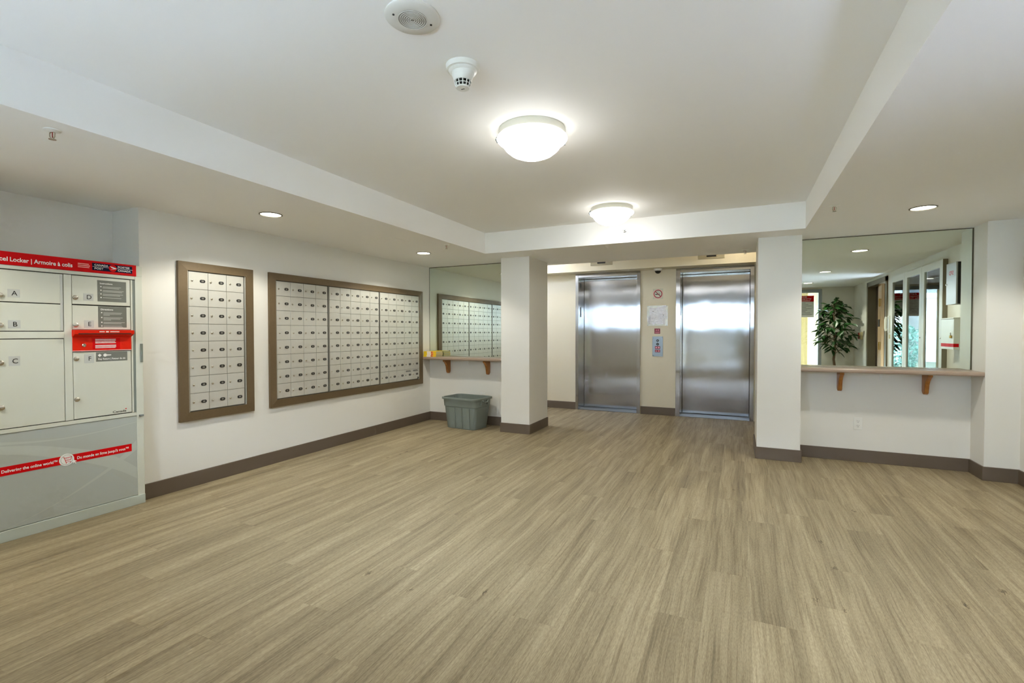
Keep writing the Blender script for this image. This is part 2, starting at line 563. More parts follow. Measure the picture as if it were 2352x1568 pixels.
# ================================================================== THE SETTING
# floor: a slab carrying single vinyl planks
floor = struct(MB().box(-4.55, 2.3, -0.7, 8.0, -0.12, -0.006).build('floor', 'slab'), 'floor of greige wood-look vinyl planks')
PW, PL, X0P = 0.1905, 1.22, 0.055
ends = {-5: 1.915, 0: 2.325, -11: 2.462, -6: 2.365}
k0 = math.floor((-4.4 - X0P) / PW); k1 = math.ceil((2.1 - X0P) / PW)
for k in range(k0, k1):
    xa = max(X0P + k * PW, -4.36); xb = min(X0P + (k + 1) * PW, 2.098)
    if xb - xa < 0.01: continue
    xm = (xa + xb) / 2
    yend = YE if LX0 < xm < LXR else (YA if xm < CX0 else (YR if xa < XR - .005 else YR1))
    ystart = YK if xb > XL + .004 else 0.95
    if xb <= XL + .004: yend = 2.07
    if k in ends: e0 = ends[k]
    else: e0 = 2.0 + ((k * 0.4321) % 1.0) * PL + random.uniform(-.08, .08)
    y = e0 - PL * math.ceil((e0 - ystart) / PL)
    while y < yend:
        ya, yb = max(y, ystart), min(y + PL, yend)
        if yb - ya > 0.02:
            g = 0.00018
            MB().box(xa + g, xb - g, ya + g, yb - g, -0.006, random.uniform(-0.0002, 0.0)).build('plank', 'plank', floor)
        y += PL

# walls
def wallprism(name, material, poly, z0=0.0, z1=ZT, label=None):
    return struct(MB().prism(poly, 'z', z0, z1).build(name, material), label)

wallprism('wall_left', 'wall', [(XL, YA), (XL, 2.075), (-4.36, 2.075), (-4.36, 0.95), (XL, 0.95), (XL, YK), (-4.52, YK), (-4.52, YA)],
          label='long off-white wall that carries the mailboxes and the parcel locker recess')
sbox('wall_alcove_left', 'wall', -4.52, CX0, YA, CY1, 0, ZT, label='white wall under the left mirror')
sbox('wall_column_left', 'wall', CX0, CX1, CY0, CY1, 0, ZT, label='white square column beside the grey tote')
sbox('wall_column_right', 'wall', DX0, DX1, DY0, DY1, 0, ZT, label='white square column beside the right elevator')
sbox('wall_alcove_right', 'wall', DX1, XR, YR, DY1, 0, ZT, label='white wall under the right mirror')
wallprism('wall_right', 'wall', [(XR, YR1), (XS, YR1), (XS, 1.92), (2.26, 1.92), (2.26, DY1), (XR, DY1)], label='white wall at the right end of the right shelf')
sbox('wall_right_rear', 'wall', XS, 2.26, YK, 0.62, 0, ZT)
sbox('wall_right_lintel', 'wall', XS, 2.26, 0.62, 1.92, 2.13, ZT)
sbox('wall_lobby_right', 'wall_lobby', LXR, 0.36, DY1, YE, 0, ZT)
sbox('wall_lobby_left', 'wall_lobby', LX0 - 0.12, LX0, CY1, YE, 0, ZT)
E1 = (-2.36, -1.41); E2 = (-0.80, 0.15); EZ = 2.14; YD = 7.87
mb = MB()
for a, b in ((LX0 - .12, E1[0]), (E1[1], E2[0]), (E2[1], 0.36)): mb.box(a, b, YE, 8.0, 0, EZ)
mb.box(LX0 - .12, 0.36, YE, 8.0, EZ, ZT)
struct(mb.build('wall_back', 'wall_lobby'), 'cream wall around the two elevators')
sbox('added_sill_wall', 'wall', -3.0, .29, YK - .12, YK, 0, 1.32)  # wall added to cut the bright window band reflected in the steel doors
sbox('wall_shaft', 'gap', LX0, 0.36, YD + .04, 8.02, 0, 2.3)  # unseen dark block, stops daylight leaking in around the lift doors
mb = MB().box(-4.52, -3.0, YK - .12, YK, 0, ZT).box(1.55, 2.26, YK - .12, YK, 0, ZT).box(-3.0, 1.55, YK - .12, YK, 2.14, ZT)
struct(mb.build('wall_front', 'wall'), 'white wall around the glazed entrance')

# ceilings
sbox('ceiling', 'ceil', XB0, XB1, YK, YB, ZH, ZT, label='raised white ceiling tray over the middle of the lobby')
sbox('ceiling_left', 'ceil', -4.52, XB0, YK, YA, ZC, ZT, label='lowered ceiling band above the mailboxes')
sbox('ceiling_right', 'ceil', XB1, 2.26, YK, YR, ZC, ZT, label='lowered ceiling band above the right mirror')
sbox('ceiling_back', 'ceil', XB0, XB1, YB, 6.29, ZC, ZT, label='lowered ceiling band in front of the elevators')
sbox('ceiling_lobby', 'ceil', LX0, LXR, 6.29, YE, ZT, ZT + .1)
sbox('ceiling_soffit', 'wall_lobby', LX0, LXR, 7.27, YE, 2.19, ZT, label='cream boxed soffit above the elevator doors')

# baseboards
def bb(name, *b): return struct(MB().box(*b, 0, BH).build(name, 'base', bevel=0.002))
struct(MB().box(XL, XL + BT, 2.08, YA, 0, BH).build('baseboard_left', 'base', bevel=.002), 'taupe baseboard under the mailboxes')
bb('baseboard_left_rear', XL, XL + BT, YK, .95)
bb('baseboard_alcove_left', XL + BT, CX0, YA - BT, YA)
struct(MB().prism([(CX0, CY1), (CX0 - BT, CY1), (CX0 - BT, CY0 - BT), (CX1 + BT, CY0 - BT), (CX1 + BT, CY1), (CX1, CY1), (CX1, CY0), (CX0, CY0)], 'z', 0, BH)
       .build('baseboard_column_left', 'base', bevel=.002))
struct(MB().prism([(DX0, DY1), (DX0 - BT, DY1), (DX0 - BT, DY0 - BT), (DX1 + BT, DY0 - BT), (DX1 + BT, YR), (DX1, YR), (DX1, DY0), (DX0, DY0)], 'z', 0, BH)
       .build('baseboard_column_right', 'base', bevel=.002))
bb('baseboard_alcove_right', DX1 + BT, XR - BT, YR - BT, YR)
struct(MB().prism([(XR, YR), (XR - BT, YR), (XR - BT, YR1 - BT), (XS - BT, YR1 - BT), (XS - BT, 1.97), (XS, 1.97), (XS, YR1), (XR, YR1)], 'z', 0, BH)
       .build('baseboard_right', 'base', bevel=.002))
bb('baseboard_back_left', LX0, -2.40, YE - BT, YE)
bb('baseboard_back', -1.36, -0.855, YE - BT, YE)
bb('baseboard_right_rear', XS - BT, XS, YK, .55)

# ------------------------------------------------------------------ elevators
def elevator(n, op, fo, label):
    a, b = op; fa, fb = fo; ft = 2.185
    e = bpy.data.objects.new('door_%d' % n, None); C.objects.link(e)
    e.location = ((a + b) / 2, YE, 0); wl[e.name] = Vector(e.location)
    struct(e, label)
    yf = YE - 0.022
    MB().box(fa, a + .01, yf, YE - .001, 0, ft).box(a, a + .01, YE - .001, YD, 0, EZ - .01).build('jamb', 'steel', e, bevel=.002)
    MB().box(b - .01, fb, yf, YE - .001, 0, ft).box(b - .01, b, YE - .001, YD, 0, EZ - .01).build('jamb', 'steel', e, bevel=.002)
    MB().box(a + .01, b - .01, yf, YE - .001, EZ - .012, ft).box(a + .01, b - .01, YE - .001, YD, EZ - .012, EZ - .002).build('header', 'steel', e, bevel=.002)
    MB().box(a + .012, b - .012, YD - .012, YD + .03, 0.012, EZ - .015).build('door_panel', 'steel', e, bevel=.003)
    MB().box(a + .01, b - .01, YE, YD + .05, -.005, .006).build('sill', 'steel_pl', e)
    # lift number plates on the left jamb
    p1 = MB().box(a + .0105, a + .0125, 7.63, 7.70, 1.97, 2.05).build('jamb_plate', 'steel_pl', e)
    MB().box(a + .0125, a + .0130, 7.655, 7.675, 1.985, 2.035).build('jamb_numeral', 'ink', p1)
    p2 = MB().box(a + .0105, a + .0125, 7.63, 7.69, 1.50, 1.66).build('jamb_plate', 'steel_pl', e)
    MB().box(a + .0125, a + .0130, 7.65, 7.67, 1.52, 1.64).build('jamb_numeral', 'ink', p2)
    return e

elevator(1, E1, (-2.398, -1.369), 'brushed steel elevator door nearer the left column')
elevator(2, E2, (-0.850, 0.19), 'brushed steel elevator door nearer the right column')

# indicator boxes on the soffit above each lift
def hall_lantern(x0, x1, sx0, sx1, label):
    t = thing('floor_indicator', label, 'indicator', ((x0 + x1) / 2, 7.262, 2.268), 'floor indicators above the elevators')
    MB().box(x0, x1, 7.262, 7.269, 2.268, 2.40).build('plate', 'indic', t, bevel=.002)
    MB().box(sx0, sx1, 7.256, 7.262, 2.295, 2.325).build('display', 'dark', t)
hall_lantern(-2.073, -1.736, -1.967, -1.843, 'beige floor indicator box above the left elevator')
hall_lantern(-.526, -.188, -.416, -.293, 'beige floor indicator box above the right elevator')

# ------------------------------------------------------------------ mirrors
def mirror(x0, x1, y, z0, z1, label, right_edge=False):
    t = thing('wall_mirror', label, 'mirror', ((x0 + x1) / 2, y, z0), 'mirrors above the two shelves')
    MB().box(x0, x1, y - .006, y - .0005, z0, z1).build('mirror_glass', 'mirror', t)
    MB().box(x0, x1, y - .009, y - .0005, z1, z1 + .006).build('top_channel', 'medge', t)
    MB().box(x0, x0 + .004, y - .0075, y - .006, z0, z1).build('edge_strip', 'medge', t)
    if right_edge:
        MB().box(x1 - .010, x1, y - .0085, y - .006, z0, z1).build('edge_strip', 'medge', t)
mirror(XL + .001, CX0 - .002, YA, .914, 2.165, 'large frameless mirror above the left shelf')
mirror(DX1 + .002, XR - .001, YR, .914, 2.165, 'large frameless mirror above the right shelf', True)

# ------------------------------------------------------------------ shelves and brackets
def bracket(parent, x, yw, depth, zt):
    d = depth
    prof = [(yw, zt), (yw - d, zt), (yw - d * .97, zt - .022), (yw - d * .80, zt - .040), (yw - d * .62, zt - .066), (yw - d * .50, zt - .100),
            (yw - d * .44, zt - .150), (yw - d * .40, zt - .178), (yw - d * .26, zt - .192), (yw - d * .12, zt - .186), (yw, zt - .165)]
    MB().prism(prof, 'x', x, x + .034).build('bracket', 'oak', parent, bevel=.004)

def shelf(x0, x1, yb, yf, label, brs, clipx, depth):
    t = thing('wall_shelf', label, 'shelf', ((x0 + x1) / 2, yb, .872))
    prof = [(yb, .872), (yf + .012, .872), (yf + .004, .875), (yf, .884), (yf, .898), (yf + .004, .907), (yf + .012, .910), (yb, .910)]
    MB().prism(prof, 'x', x0, x1).build('board', 'shelf', t, smooth=False)
    for bx in brs: bracket(t, bx, yb, depth, .872)
    MB().box(clipx, clipx + .02, yb - .006, yb, .80, .872).box(clipx, clipx + .02, yb - .05, yb - .006, .866, .872).build('metal_clip', 'pwhite', t)
shelf(XL + .001, CX0 - .001, YA - .001, 5.58, 'narrow taupe laminate shelf below the left mirror', (-3.698, -3.070), -3.40, .155)
shelf(DX1 + .001, XR - .001, YR - .001, 5.364, 'taupe laminate shelf below the right mirror', (.869, 1.526), 1.21, .175)

# ------------------------------------------------------------------ mailboxes
XF0 = XL; XFr = XL + 0.030      # frame stands 30 mm proud
ROWZ = [0.615 + i * 0.1409 for i in range(9)]

def mail_panel(name, label, y0, y1, z0, z1, iy0, iy1, cols, hinge_after, group):
    t = thing(name, label, 'mailboxes', (XL, (y0 + y1) / 2, z0), group)
    iz0, iz1 = ROWZ[0] - .008, ROWZ[-1] + .006
    # mitred frame, sloping gently to the outside
    def rail(a, b, c, d):
        # a,b outer corners; c,d inner corners (y,z)
        mb = MB()
        o = [(XFr - .006, *a), (XFr - .006, *b), (XFr, *d), (XFr, *c)]
        i = [(XL + .0005, *a), (XL + .0005, *b), (XL + .0005, *d), (XL + .0005, *c)]
        mb.loft([o, i])
        return mb.build('frame_rail', 'bronze', t)
    O = [(y0, z0), (y1, z0), (y1, z1), (y0, z1)]
    I = [(iy0, iz0), (iy1, iz0), (iy1, iz1), (iy0, iz1)]
    for k in range(4): rail(O[k], O[(k + 1) % 4], I[k], I[(k + 1) % 4])
    MB().box(XL + .0005, XL + .010, iy0, iy1, iz0, iz1).build('carcass', 'alu_side', t)
    # light edge of the box carcass inside the frame
    MB().box(XL + .010, XL + .022, iy0 + .001, iy0 + .008, iz0, iz1).box(XL + .010, XL + .022, iy1 - .006, iy1 - .001, iz0, iz1).build('carcass_edge', 'alu', t)
    for h in hinge_after:
        MB().box(XL + .010, XL + .024, h[0] + .003, h[1] - .003, iz0 + .004, iz1 - .002).build('piano_hinge', 'alu_side', t)
    first = None
    for (ca, cb) in cols:
        for r in range(8):
            g = .0016
            za, zb = ROWZ[r], ROWZ[r + 1]
            if first is None or abs((cb - ca) - first[1]) > 1e-6:
                w = cb - ca
                dr = MB().box(XL + .012, XL + .020, ca + g, cb - g, za + g, zb - g).build('mailbox_door', 'alu', t, bevel=.001)
                cz = (za + zb) / 2 - .002
                MB().lathe([(.0085, 0), (.0085, .004), (.006, .006), (.0, .006)], (XL + .020, ca + .028, cz), 'x', 12).build('lock', 'chrome', dr, smooth=True)
                pc = ca + .113; rr = .0125; hw = .010
                def stad(r_, h_):
                    pts = []
                    for k in range(7): pts.append((pc + h_ + r_ * math.sin(math.pi * k / 6), cz + r_ * math.cos(math.pi * k / 6)))
                    for k in range(7): pts.append((pc - h_ - r_ * math.sin(math.pi * k / 6), cz - r_ * math.cos(math.pi * k / 6)))
                    return pts
                MB().prism(stad(rr, hw), 'x', XL + .020, XL + .0222).prism([(pc - .009, cz - .0055), (pc + .009, cz - .0055), (pc + .009, cz + .0055), (pc - .009, cz + .0055)], 'x', XL + .0222, XL + .0226, 1).build('number_plate', ['dark', 'plate_in'], dr)
                first = (dr, w, ca, za)
                src = dr
            else:
                src = first[0]
                c = src.copy(); C.objects.link(c); c.parent = t
                c.location = Vector(src.location) + Vector((0, ca - first[2], za - first[3]))
                wl[c.name] = wl[src.name] + Vector((0, ca - first[2], za - first[3]))
                for ch in src.children:
                    d = ch.copy(); C.objects.link(d); d.parent = c; wl[d.name] = wl[c.name]
                    if ch.name.startswith('lock'):
                        d.rotation_euler = (random.uniform(-.8, .8), 0, 0)
    return t

c1 = [2.415 + i * .1585 for i in range(4)]
mail_panel('mailbox_panel', 'narrow bronze-framed bank of mailboxes, three boxes wide, nearest the parcel locker', 2.336, 2.985, .537, 1.816, 2.404, 2.910,
           [(c1[i], c1[i + 1]) for i in range(3)], [], 'mailbox banks on the left wall')
cols = []
for st, n in ((3.229, 4), (3.887, 5), (4.701, 5)):
    cols += [(st + i * .1582, st + (i + 1) * .1582) for i in range(n)]
bigpanel = mail_panel('mailbox_panel', 'wide bronze-framed bank of mailboxes, fourteen boxes wide, next to the left mirror', 3.151, 5.582, .537, 1.816, 3.216, 5.498,
                 cols, [(3.862, 3.887), (4.678, 4.701)], 'mailbox banks on the left wall')
rows = []
for cy in (cols[12][0], cols[13][0]):
    for j, (zz, ww) in enumerate(((.736, .10), (.724, .11))):
        rows.append(((XL + .0205, cy + .024, zz), ww, .006))
bars(rows, bigpanel, '+x', 'ink', 0)
MB().box(XL + .020, XL + .0215, 5.458, 5.482, .618, .642).build('corner_sticker', 'ink', bigpanel)

# ------------------------------------------------------------------ parcel locker
XK = -3.957
LK = thing('parcel_locker', 'sage grey parcel locker with red header and lettered doors at the left edge', 'locker', (-4.15, 1.56, 0))
LY0, LY1 = 1.06, 2.062
MB().box(-4.355, XK - .016, LY0, LY1, 0, 1.735).build('body', 'locker', LK)
fr = MB()
fr.box(XK - .016, XK, 2.016, LY1, .055, 1.655)              # right stile
fr.box(XK - .016, XK, LY0, 1.285, .055, 1.655)              # left stile
fr.box(XK - .016, XK, 1.607, 1.648, .676, 1.632)            # middle stile
fr.box(XK - .016, XK, 1.285, 2.016, 1.632, 1.655)           # top rail
fr.box(XK - .016, XK, 1.285, 1.607, 1.214, 1.256)           # rail between B and C
fr.box(XK - .016, XK, 1.285, 2.016, .648, .672)             # rail above the lower panel
fr.build('face_frame', 'locker', LK, bevel=.0015)
MB().box(XK - .016, XK + .006, LY0, LY1, 0, .066).build('plinth', 'locker_pl', LK, bevel=.002)
MB().box(XK - .016, XK - .004, 2.0, 2.016, .674, 1.630).build('hinge_channel', 'locker_dk', LK)
MB().box(XK - .016, XK - .003, 1.990, 2.0, .674, 1.630).build('hinge_strip', 'locker', LK)
MB().box(XK, XK + .008, 2.044, 2.058, 1.035, 1.169).build('side_hinge', 'locker_dk', LK)
MB().box(XK - .014, XK - .0135, 1.286, 2.0, .672, 1.632).build('door_gap', 'gap', LK)
MB().box(XK, XK + .012, 2.030, 2.056, .640, .652).build('latch_tab', 'steel_pl', LK)

def lock(parent, y, z, r=.013):
    return MB().lathe([(r * 1.15, 0), (r * 1.15, .003), (r, .004), (r, .011), (r * .8, .013), (0, .013)], (XK - .002, y, z), 'x', 18).build('lock', 'chrome', parent, smooth=True)

def locker_door(y0, y1, z0, z1, letter, lab, locks):
    g = .003
    d = MB().box(XK - .012, XK - .002, y0 + g, y1 - g, z0 + g, z1 - g).build('locker_door', 'locker', LK, bevel=.0015)
    ly0, ly1, lz0, lz1 = lab
    MB().box(XK - .002, XK - .0012, ly0, ly1, lz0, lz1).build('letter_card', 'label', d)
    text(letter, (XK - .0005, (ly0 + ly1) / 2 + .003, (lz0 + lz1) / 2 - .0135), .028, 'ink', d, '+x', align='CENTER', bold=0.004, name='door_letter')
    for (yy, zz) in locks: lock(d, yy, zz)
    return d

dA = locker_door(1.285, 1.607, 1.434, 1.630, 'A', (1.341, 1.397, 1.463, 1.512), [(1.307, 1.474)])
dB = locker_door(1.285, 1.607, 1.258, 1.434, 'B', (1.341, 1.397, 1.276, 1.326), [(1.307, 1.295)])
dC = locker_door(1.285, 1.607, .674, 1.212, 'C', (1.341, 1.392, 1.05, 1.108), [(1.305, 1.07), (1.305, .804)])
dD = locker_door(1.648, 1.988, 1.436, 1.630, 'D', (1.712, 1.767, 1.464, 1.512), [(1.667, 1.481)])
dE = locker_door(1.648, 1.988, 1.268, 1.434, 'E', (1.713, 1.767, 1.282, 1.333), [(1.667, 1.300)])
dF = locker_door(1.648, 1.988, .676, 1.124, 'F', (1.711, 1.764, 1.045, 1.106), [(1.667, 1.077), (1.667, .808)])
for d_ in (dA, dB):
    pass
MB().box(XK - .002, XK + .001, 1.590, 1.602, 1.262, 1.622).build('door_edge_strip', 'label', LK)

XP = XK - .0016
def notice(door, y0, y1, z0, z1, title, bullets):
    n = MB().box(XK - .002, XP, y0, y1, z0, z1).build('notice_sticker', 'notice', LK)
    text(title, (XP + .0006, y0 + .014, z1 - .026), .0105, 'white', n, '+x', width=(y1 - y0) * .43, bold=.03)
    rows = []; dots = MB()
    z = z1 - .045
    for nl in bullets:
        dots.disc((XP + .0006, y0 + .020, z + .002), .0042, 'x', 0, .0002, 10)
        for j in range(nl):
            rows.append(((XP + .0006, y0 + .030, z), (y1 - y0) * (.72 if j == 0 else (.66 if j == 1 else .25)) * random.uniform(.85, 1.05), .0032))
            z -= .0082
        z -= .0085
    bars(rows, n, '+x', 'notice_txt', 0)
    dots.build('bullet_dots', 'white', n)['kind'] = 'stuff'
notice(dD, 1.790, 1.961, 1.463, 1.608, 'Instructions', (2, 2, 2, 1))
notice(dE, 1.792, 1.961, 1.286, 1.430, 'Directions', (3, 3, 2, 2))
kr = MB().box(XK - .002, XP, 1.776, 1.962, 1.052, 1.116).build('notice_sticker', 'notice', LK)
text('Key Return | Retour de cl\u00e9', (XP + .0006, 1.788, 1.064), .0115, 'white', kr, '+x', width=.160, bold=.03)
mb = MB()
mb.prism([(1.786, 1.095), (1.797, 1.084), (1.808, 1.095), (1.797, 1.106)], 'x', XP + .0002, XP + .0006)
mb.disc((XP, 1.828, 1.095), .0105, 'x', .0002, .0006, 16)
mb.prism([(1.836, 1.0905), (1.864, 1.0925), (1.864, 1.098), (1.836, 1.0995)], 'x', XP + .0002, XP + .0006)
mb.build('key_symbol', 'white', kr)
text('Canada', (XP, 1.867, .688), .0135, 'ink', dF, '+x', width=.083, bold=.03)
MB().box(XP, XP + .0004, 1.944, 1.953, .705, .711).build('small_flag', 'red', dF)

# red mail slot with hood
sl = MB().box(XK - .012, XK + .004, 1.648, 1.986, 1.131, 1.222).build('mail_slot', 'redpaint', LK, bevel=.002)
MB().prism([(XK - .010, 1.222), (XK + .006, 1.222), (XK + .040, 1.240), (XK + .042, 1.266), (XK - .010, 1.268)], 'y', 1.645, 1.988).build('hood', 'redpaint', sl, bevel=.002)
MB().prism([(XK + .0065, 1.2225), (XK + .0408, 1.2405), (XK + .0415, 1.2455), (XK + .0065, 1.232)], 'y', 1.664, 1.968).build('slot_opening', 'gap', sl)
MB().box(XK + .004, XK + .0048, 1.755, 1.915, 1.137, 1.212).build('red_sticker', 'red', sl)
rows = []
for j in range(8):
    if j == 4: continue
    rows.append(((XK + .0054, 1.770, 1.202 - j * .0082), .128 * random.uniform(.9, 1.0), .0042))
bars(rows, sl, '+x', 'white', 0)
rows = [((XK + .0424, 1.778, 1.2535), .030, .005), ((XK + .0424, 1.816, 1.252), .016, .008), ((XK + .0424, 1.840, 1.2535), .054, .005)]
bars(rows, sl, '+x', 'white', 0)
MB().lathe([(.012, 0), (.012, .003), (.009, .006), (.004, .006), (0, .004)], (XK + .004, 1.708, 1.166), 'x', 16).build('lock', 'chrome', sl, smooth=True)
for (yy, zz) in ((1.677, 1.185), (1.677, 1.150), (1.745, 1.187), (1.745, 1.152), (1.932, 1.172)):
    MB().lathe([(.004, 0), (.003, .0015), (0, .002)], (XK + .004, yy, zz), 'x', 8).build('rivet', 'redpaint', sl)
MB().box(XK - .012, XK + .006, 1.648, 1.988, 1.126, 1.131).build('slot_lip', 'pinkish', sl)

# header
hd = MB().box(XK - .016, XK + .004, LY0, 2.024, 1.656, 1.735).build('header_sign', 'red', LK, bevel=.001)
MB().box(XK - .016, XK, 2.024, LY1, 1.656, 1.728).build('header_end', 'locker', LK)
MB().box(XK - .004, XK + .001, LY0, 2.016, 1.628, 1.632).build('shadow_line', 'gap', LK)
XH = XK + .0046
text('Parcel', (XH, 1.258, 1.678), .0245, 'white', hd, '+x', width=.084, bold=.032)
text('Locker | Armoire \u00e0 colis', (XH, 1.352, 1.678), .0245, 'white', hd, '+x', width=.300, bold=.032)
rows = [((XH, 1.682, 1.705 - j * .011), (.060, .066, .062)[j], .0052) for j in range(3)]
bars(rows, hd, '+x', 'pinkish', 0)
nv = MB().box(XK + .004, XK + .0045, 1.760, 1.998, 1.672, 1.722).build('navy_emblem', 'navy', hd)
text('CANADA', (XH + .0004, 1.772, 1.7035), .0115, 'white', nv, '+x', width=.080, bold=.03)
text('POST', (XH + .0004, 1.772, 1.6795), .0115, 'white', nv, '+x', width=.050, bold=.03)
text('POSTES', (XH + .0004, 1.908, 1.7035), .0115, 'white', nv, '+x', width=.072, bold=.03)
text('CANADA', (XH + .0004, 1.908, 1.6795), .0115, 'white', nv, '+x', width=.080, bold=.03)
MB().box(XH, XH + .0004, 1.762, 2.0, 1.6962, 1.6982).build('white_rule', 'white', nv)
MB().disc((XH, 1.879, 1.697), .0235, 'x', 0, .0008, 28).build('red_roundel', 'red', nv)
MB().prism([(1.862, 1.710), (1.899, 1.699), (1.899, 1.694), (1.862, 1.685), (1.886, 1.694), (1.872, 1.699)], 'x', XH + .0008, XH + .0014).build('wing_mark', 'white', nv)

# lower printed panel
lp = MB().box(XK - .016, XK - .004, 1.285, 2.018, .070, .646).build('lower_panel', 'lpanel', LK)
XQ = XK - .0036
def ribbon(pts, mt, off):
    """pts: (y, z_low, z_high) along the print"""
    def cr(p, q):   # Catmull-Rom
        out = []
        n = len(p)
        for i in range(n - 1):
            a, b, c, d = p[max(i - 1, 0)], p[i], p[i + 1], p[min(i + 2, n - 1)]
            for s_ in range(8):
                t = s_ / 8
                out.append(tuple(.5 * (2 * b[k] + (c[k] - a[k]) * t + (2 * a[k] - 5 * b[k] + 4 * c[k] - d[k]) * t * t + (3 * b[k] - a[k] - 3 * c[k] + d[k]) * t ** 3) for k in range(3)))
        out.append(p[-1]); return out
    pp = cr(pts, 8)
    mb = MB()
    for (a, b) in zip(pp[:-1], pp[1:]):
        mb.quad((XQ + off, a[0], a[1]), (XQ + off, b[0], b[1]), (XQ + off, b[0], b[2]), (XQ + off, a[0], a[2]))
    mb.build('printed_swoosh', mt, lp)
ribbon([(1.287, .47, .600), (1.45, .44, .592), (1.61, .405, .575), (1.79, .32, .585), (1.93, .20, .600), (2.016, .12, .612)], 'lswoosh2', 0)
ribbon([(1.287, .583, .600), (1.45, .566, .577), (1.61, .560, .568), (1.80, .571, .577), (2.012, .600, .604)], 'lswoosh', .0002)
ribbon([(1.287, .530, .575), (1.45, .485, .548), (1.61, .425, .500), (1.79, .340, .437), (1.92, .262, .350), (2.012, .190, .270)], 'lswoosh', .0002)
ribbon([(1.31, .072, .074), (1.45, .113, .118), (1.605, .172, .180), (1.82, .278, .300), (1.93, .345, .385), (2.012, .40, .47)], 'lswoosh', .0004)
st = MB().box(XQ + .0002, XQ + .001, 1.285, 1.981, .396, .450).build('red_band', 'red', lp)
XT = XQ + .0014
text('Delivering the online world\u2122', (XT, 1.298, .4135), .0175, 'white', st, '+x', width=.262, bold=.03)
text("Du monde en ligne jusqu'\u00e0 vous\u2122", (XT, 1.662, .4135), .0175, 'white', st, '+x', width=.298, bold=.03)
rd = MB().disc((XT - .0004, 1.608, .423), .039, 'x', 0, .0008, 36).build('round_badge', 'white', st)
XU = XT + .0006
MB().lathe([(.030, 0), (.0315, 0), (.0315, .0003), (.030, .0003), (.030, 0)], (XU, 1.608, .423), 'x', 30).build('badge_ring', 'notice', rd)
cart = MB()
for (p, q, w) in (((1.588, .441), (1.596, .439), .003), ((1.596, .439), (1.604, .407), .003), ((1.604, .407), (1.630, .407), .003), ((1.598, .434), (1.634, .438), .003),
                  ((1.634, .438), (1.630, .418), .003), ((1.602, .418), (1.630, .418), .003), ((1.608, .434), (1.610, .419), .0015), ((1.617, .435), (1.618, .419), .0015), ((1.626, .436), (1.625, .419), .0015)):
    a = Vector((XU, *p)); b = Vector((XU, *q)); d = (b - a).normalized(); n_ = Vector((0, -d.z, d.y)) * w * .5
    cart.quad(a - n_, b - n_, b + n_, a + n_)
for yy in (1.606, 1.628): cart.disc((XU, yy, .402), .0028, 'x', 0, .0002, 10)
cart.build('cart_symbol', 'red', rd)
MB().prism([(1.640, .418), (1.640, .390), (1.647, .397), (1.654, .386), (1.659, .390), (1.651, .400), (1.661, .402)], 'x', XU, XU + .0006).build('cursor_arrow', 'white', rd)

# ------------------------------------------------------------------ tote under the left shelf
def rrect(w, d, r, z, n=5):
    pts = []
    for (sx, sy, a0) in ((1, 1, 0), (-1, 1, 90), (-1, -1, 180), (1, -1, 270)):
        for k in range(n):
            a = math.radians(a0 + 90 * k / (n - 1))
            pts.append((sx * (w / 2 - r) + r * math.cos(a), sy * (d / 2 - r) + r * math.sin(a), z))
    return pts
BN = thing('storage_tote', 'empty grey-green plastic tote on the floor under the left shelf', 'bin', (-3.245, 5.520, 0), rotz=math.radians(-6))
h = .405
MB().loft([rrect(.445, .300, .05, .0), rrect(.455, .310, .05, .012), rrect(.515, .355, .055, .285), rrect(.528, .368, .055, .290), rrect(.548, .386, .06, h - .012),
           rrect(.536, .374, .058, h - .012), rrect(.452, .304, .05, .02)], (True, True)).build('body', 'bin', BN, smooth=True, local=True)
MB().loft([rrect(.540, .378, .058, h - .022), rrect(.578, .412, .065, h - .026), rrect(.582, .416, .066, h - .010), rrect(.576, .410, .065, h), rrect(.545, .384, .06, h), rrect(.540, .378, .058, h - .022)], (False, False)).build('rim', 'bin', BN, smooth=True, local=True)
for sx in (-.115, 0.0, .115):
    t0, t1 = (.012, -.160), (.28, -.183)
    MB().loft([[(sx - .042, -.150, .012), (sx + .042, -.150, .012), (sx + .042, -.161, .012), (sx - .042, -.161, .012)],
               [(sx - .050, -.170, .275), (sx + .050, -.170, .275), (sx + .050, -.1835, .275), (sx - .050, -.1835, .275)]]).build('front_rib', 'bin', BN, local=True)
for sx in (-1, 1):
    MB().tube([(sx * .270, -.055, h - .02), (sx * .296, -.055, h - .035), (sx * .300, -.03, h - .055), (sx * .300, .03, h - .055), (sx * .296, .055, h - .035), (sx * .270, .055, h - .02)], .008, 8).build('handle', 'bin', BN, smooth=True, local=True)
    for yy in (-.07, .07):
        MB().box(min(sx * .262, sx * .282), max(sx * .262, sx * .282), yy - .006, yy + .006, h - .09, h - .02).build('handle_lug', 'bin', BN, local=True)

